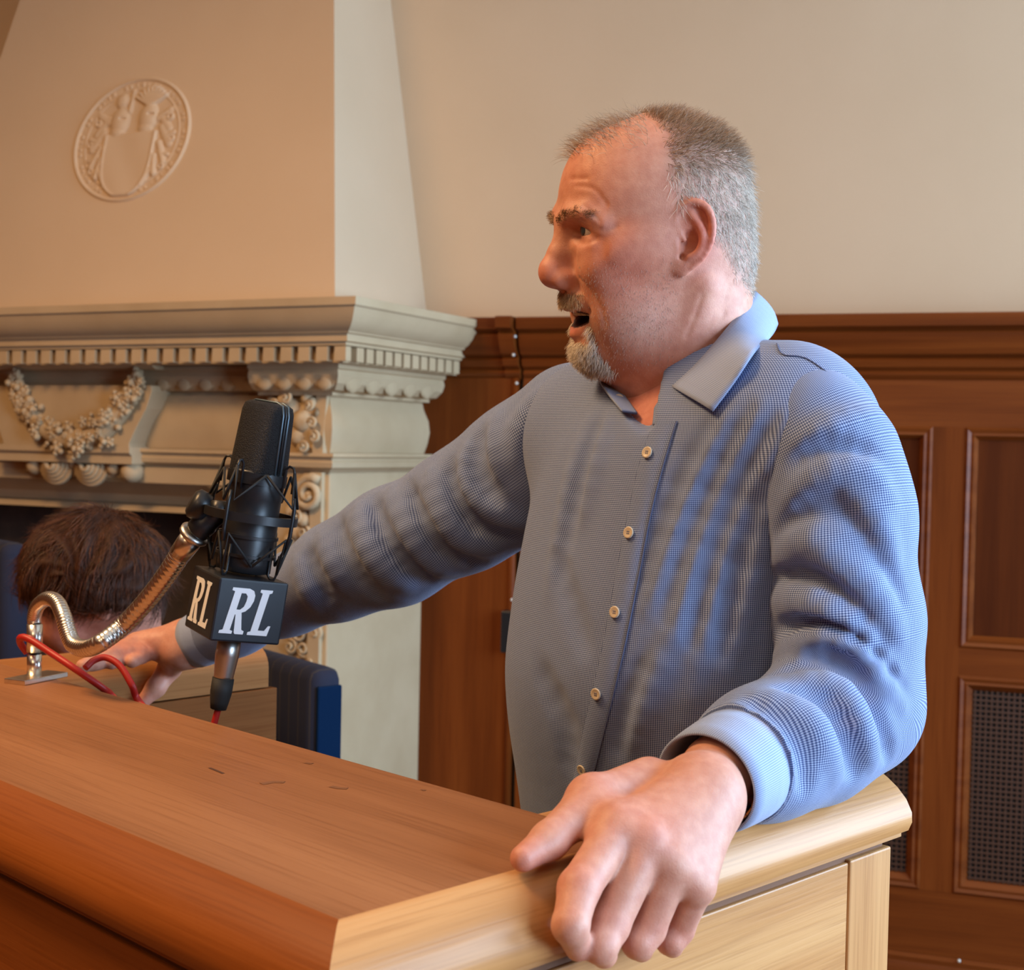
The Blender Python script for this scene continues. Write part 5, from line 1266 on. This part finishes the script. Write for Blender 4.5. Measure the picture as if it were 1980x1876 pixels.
# ------------------------------------------------------------------ strips laid on the cloth: placket, seams, buttons
def strip(name, Lp, Rp, m, off=.0022, n=26, wv=.028):
    A = spline([np.array([x, y]) for x, y in Lp], n); B = spline([np.array([x, y]) for x, y in Rp], n); v = []; uv = []
    hits = trace_many(base_all, [A[i]*(1-k/4)+B[i]*(k/4) for i in range(n) for k in range(5)])
    for i in range(n):
        for k in range(5):
            t = k/4; h = hits[i*5+k]
            p = h[0]+h[1]*(off*(1 if 0 < k < 4 else .4)) if h else V3((0, 0, 0)); v.append(p); uv.append((t*wv, p[2], 0))
    f = np.array([(i*5+k, i*5+k+1, i*5+k+6, i*5+k+5) for i in range(n-1) for k in range(4)])
    return npmesh(name, np.array(v), f, m, shirt, None, np.array(uv))
base_all = TS
pl = strip('placket', [(1258, 835), (1236, 900), (1214, 1000), (1190, 1120), (1166, 1250), (1138, 1370), (1108, 1510)], [(1308, 815), (1282, 900), (1256, 1000), (1233, 1120), (1207, 1250), (1178, 1370), (1144, 1510)], M_shirt)
edge = trace_many(TS, spline([np.array(q) for q in [(1310, 815), (1284, 900), (1258, 1000), (1235, 1120), (1209, 1250), (1180, 1370), (1146, 1510)]], 24))
tube('placket_seam', [h[0]+h[1]*.0012 for h in edge if h], .0009, M_thread, shirt, 6)
for (x, y) in ((1256, 877), (1220, 1031), (1193, 1184), (1157, 1341), (1130, 1487)):
    h = trace(TS, x, y); b = empty('button', tuple(h[0])); adopt(b, shirt)
    lathe('button_disc', [(.0045, 0), (.0056, .0006), (.0056, .0016), (.0050, .0021), (.0040, .0017), (.0003, .0016)], h[0]+h[1]*.0030, h[1], M_button, b, 20)
    t1 = nrm(np.cross(h[1], Z3)); t2 = np.cross(h[1], t1)
    for (i, j) in ((1, 1), (1, -1), (-1, 1), (-1, -1)):
        lathe('thread_hole', [(.0006, 0), (.0006, .0003)], h[0]+h[1]*.0047+(t1*i+t2*j)*.0009, h[1], M_thread, b, 6)
for pts in ([(1502, 665), (1514, 686), (1560, 694), (1618, 735)], [(1618, 735), (1572, 780), (1541, 830), (1518, 890), (1508, 960)]):
    hs = trace_many(TS, spline([np.array(q) for q in pts], 16))
    tube('seam', [h[0]+h[1]*.0004 for h in hs if h], .0007, M_thread, shirt, 6)
# ------------------------------------------------------------------ collar
def loft(name, A, B, m, n=40, th=.0016, bow=.0, parent=shirt):
    A = np.array(spline(A, n)); B = np.array(spline(B, n)); rows = 9; v = []; uv = []
    cN = (hl2w(mm(-28, 0, -95))+NK1)/2
    for i in range(n):
        for k in range(rows):
            t = k/(rows-1); p = A[i]*(1-t)+B[i]*t; o = p-cN; o[2] = 0; o = nrm(o); v.append(p+o*bow*math.sin(math.pi*t)); uv.append((i/(n-1)*.42, t*.055, 0))
    f = [(i*rows+k, i*rows+k+1, (i+1)*rows+k+1, (i+1)*rows+k) for i in range(n-1) for k in range(rows-1)]
    o = npmesh(name, np.array(v), np.array(f), m, parent, None, np.array(uv))
    s = o.modifiers.new('thickness', 'SOLIDIFY'); s.thickness = th; s.offset = 0; return o
def tr(x, y, o): h = trace(base_t, x, y); return h[0]+h[1]*o
A = [PD(1300, 748, 1.318), PD(1345, 706, 1.322), PD(1390, 655, 1.335), PD(1430, 604, 1.365), PD(1457, 569, 1.41), PD(1452, 566, 1.455), PD(1400, 590, 1.49), PD(1330, 630, 1.495), PD(1260, 680, 1.48), PD(1200, 722, 1.45), PD(1166, 738, 1.425)]
B = [tr(1385, 800, .006), tr(1425, 750, .007), tr(1462, 698, .008), PD(1487, 655, 1.36), PD(1500, 634, 1.42), PD(1498, 625, 1.49), PD(1450, 640, 1.55), PD(1370, 690, 1.575), PD(1290, 740, 1.555), PD(1235, 778, 1.52), PD(1212, 800, 1.47)]
loft('collar', A, B, M_cuff, 48, .0022, .006)
loft('collar_stand', [PD(1345, 715, 1.326), PD(1300, 754, 1.322), PD(1275, 776, 1.325), PD(1266, 790, 1.328)], [PD(1350, 770, 1.300), PD(1318, 806, 1.298), PD(1285, 818, 1.304), PD(1262, 822, 1.312)], M_shirt, 14, .0018)
_fl = [tr(1160, 733, .006), tr(1182, 766, .008), tr(1212, 803, .007)]
loft('collar_leaf', [PD(1188, 735, _fl[0][1]+.005), PD(1207, 765, _fl[1][1]+.004), PD(1232, 800, _fl[2][1]+.002)], _fl, M_shirt, 14, .0022)
bt = PD(1196, 772, _fl[1][1]-.004); lathe('collar_button', [(.005, 0), (.005, .002), (.001, .0022)], bt, nrm(CAM-bt+np.array([.3, 0, .2])), M_button, shirt, 16)

# ------------------------------------------------------------------ trousers and shoes (behind the lectern)
LG = Sculpt(); wst = np.array([.178, 1.475, 0])
LG.ell(wst+Z3*.90, (.165, .165, .14), .02)
feet = []
for s in (1, -1):
    hip = wst+lat*.09*s+Z3*.86; kne = wst+lat*.11*s+fwd*.02+Z3*.47; ank = wst+lat*.12*s-fwd*.03+Z3*.09
    LG.chain([hip, kne, ank], [.095, .068, .055], .05); feet.append(ank)
LGv, LGq = surface(LG, [-.12, 1.15, .03], [.48, 1.8, 1.05], .008, cull=.06)
npmesh('trousers', LGv, LGq, M_trouser, man)
for a in feet:
    s_ = Sculpt(); p = a.copy(); p[2] = .0
    s_.ell(p+Z3*.045+fwd*.0, (.05, .05, .05), .02); s_.cone(p+Z3*.040, p+fwd*.17+Z3*.032, .045, .036, .02); s_.fun(lambda q: .002-q[:, 2], p, .4, .004, 'i')
    v_, q_ = surface(s_, p-np.array([.25, .25, .02]), p+np.array([.25, .25, .13]), .006); npmesh('shoe', v_, q_, M_shoe, man)

# ================================================================== SEATED PERSON BEHIND THE LECTERN
WD = 2.22
wman = empty('person', PD(185, 1300, WD+.12)*np.array([1, 1, 0]), 'person with wavy brown hair seated behind the lectern, head bowed', 'person')
wc_ = PD(178, 1120, WD)
wx = nrm(np.array([-.93, -.15, -.42])); wy = nrm(np.cross(Z3, wx)); wz = np.cross(wx, wy)      # face turned left and down
def ww(x, y, z): return wc_+(wx*x+wy*y+wz*z)*1e-3
F = Sculpt(); F.ell(ww(0, 0, 0), (.092, .074, .11), .01, '+', [wx, wy, wz])
F.ell(ww(62, 0, -55), (.045, .050, .06), .03, '+', [wx, wy, wz])
F.ell(ww(100, 0, -38), (.018, .012, .016), .012); F.cone(ww(92, 0, -10), ww(104, 0, -36), .008, .010, .01)
F.ell(ww(70, 40, -45), (.03, .02, .03), .02); F.ell(ww(90, 0, -80), (.016, .022, .012), .01); F.ell(ww(80, 0, -105), (.02, .024, .016), .012)
for s in (1, -1):
    F.ell(ww(92, 26*s, -14), (.012, .015, .010), .008, '-'); F.ell(ww(80, 28*s, -12), (.013, .013, .013), .004)
    F.ell(ww(-8, 78*s, -35), (.018, .009, .030), .004, '+', [wx, wy, wz]); F.ell(ww(-4, 84*s, -35), (.009, .006, .016), .004, '-', [wx, wy, wz])
nbw = PD(240, 1330, WD+.10); F.cone(ww(-30, 0, -60), nbw, .055, .062, .03)
fv, fq = surface(F, np.minimum(wc_, nbw)-.19, np.maximum(wc_, nbw)+.17, .0032, slack=2.2)
tw = np.tile(np.array([.58, .27, .19]), (len(fv), 1)); g_ = np.exp(-((fv-ww(60, 55, -50))**2).sum(1)/.04**2)[:, None]; tw = tw*(1-.5*g_)+np.array([.58, .19, .13])*.5*g_
# shoulders and arms in the same body mesh
Bd = Sculpt(); sc = nbw*1.0; hips = np.array([nbw[0]+.05, nbw[1]+.10, .625])
Bd.cone(sc-Z3*.20, hips, .15, .15, .06); lw = nrm(np.array([.3, -1, 0])); 
Bd.chain([sc-Z3*.10-lw*.17, sc-Z3*.13, sc-Z3*.10+lw*.14], [.06, .09, .06], .06)
bv2, bq2 = surface(Bd, np.minimum(sc, hips)-.3, np.maximum(sc, hips)+.3, .008, cull=.08)
npmesh('body', fv, fq, M_skin, wman, tw)
M_jumper = mat('dark_jumper', (.015, .015, .02), .95); npmesh('jumper', bv2, bq2, M_jumper, wman)
legs = Sculpt(); kd = nrm(np.array([-.9, -.1, 0]))
for s in (-.1, .1): legs.chain([hips+lw*s, hips+lw*s+kd*.38-Z3*.05, hips+lw*s+kd*.40-Z3*(.47)], [.085, .065, .05], .03)
lv2, lq2 = surface(legs, hips-.6, hips+.35, .010, cull=.08); npmesh('trousers', lv2, lq2, M_trouser, wman)
# hair: cap with waves, plus locks
Hc = Sculpt(); hcc = PD(185, 1105, WD)
def capf(p):
    q = (p-hcc)/np.array([.115, .105, .098]); return (np.sqrt((q*q).sum(1))-1)*.095
Hc.fun(capf, hcc, .14)
Hc.ell(ww(95, 0, -75), (.075, .11, .085), .02, '-', [wx, wy, wz]); Hc.ell(ww(30, 60, -85), (.06, .05, .05), .02, '-', [wx, wy, wz])
cv, cq = surface(Hc, hcc-.15, hcc+.15, .004, slack=2.2); cn = normals(cv, cq)
th = np.arctan2(cv[:, 2]-hcc[2], cv[:, 0]-hcc[0]); wav = np.sin(th*9+6*np.sin((cv[:, 1]-hcc[1])*30)+30*(cv[:, 2]-hcc[2]))*np.sin((cv[:, 0]-hcc[0])*60+3*th)
cv = cv+cn*(wav*.006)[:, None]
M_whair = tint_mat('brown_hair', .65, .2)
npmesh('hair', cv, cq, M_whair, wman, np.tile(np.array([.036, .013, .006]), (len(cv), 1)))
P, fi = sample(cv, cq, np.ones(len(cv)), 5200); N = vnorm(cn[cq[fi]].mean(1)); n = len(P)
crown = hcc+np.array([.015, .02, .085]); away = vnorm(P-crown); T0 = vnorm(away-N*(away*N).sum(1)[:, None])
J = np.stack([np.sin(P[:, 2]*55+P[:, 0]*20), np.sin(P[:, 0]*60+P[:, 2]*30), np.sin(P[:, 0]*48-P[:, 2]*52)], 1)*.55+rng.normal(0, .12, (n, 3))
D0 = vnorm(T0+N*.35+J); D1 = vnorm(T0-N*.15-J*1.2)
o = strands('hair_locks', P, D0, D1, rng.uniform(.025, .055, n), np.full(n, .00055), np.array([.065, .021, .008])*rng.uniform(.4, 2.0, (n, 1)), wman, 5)
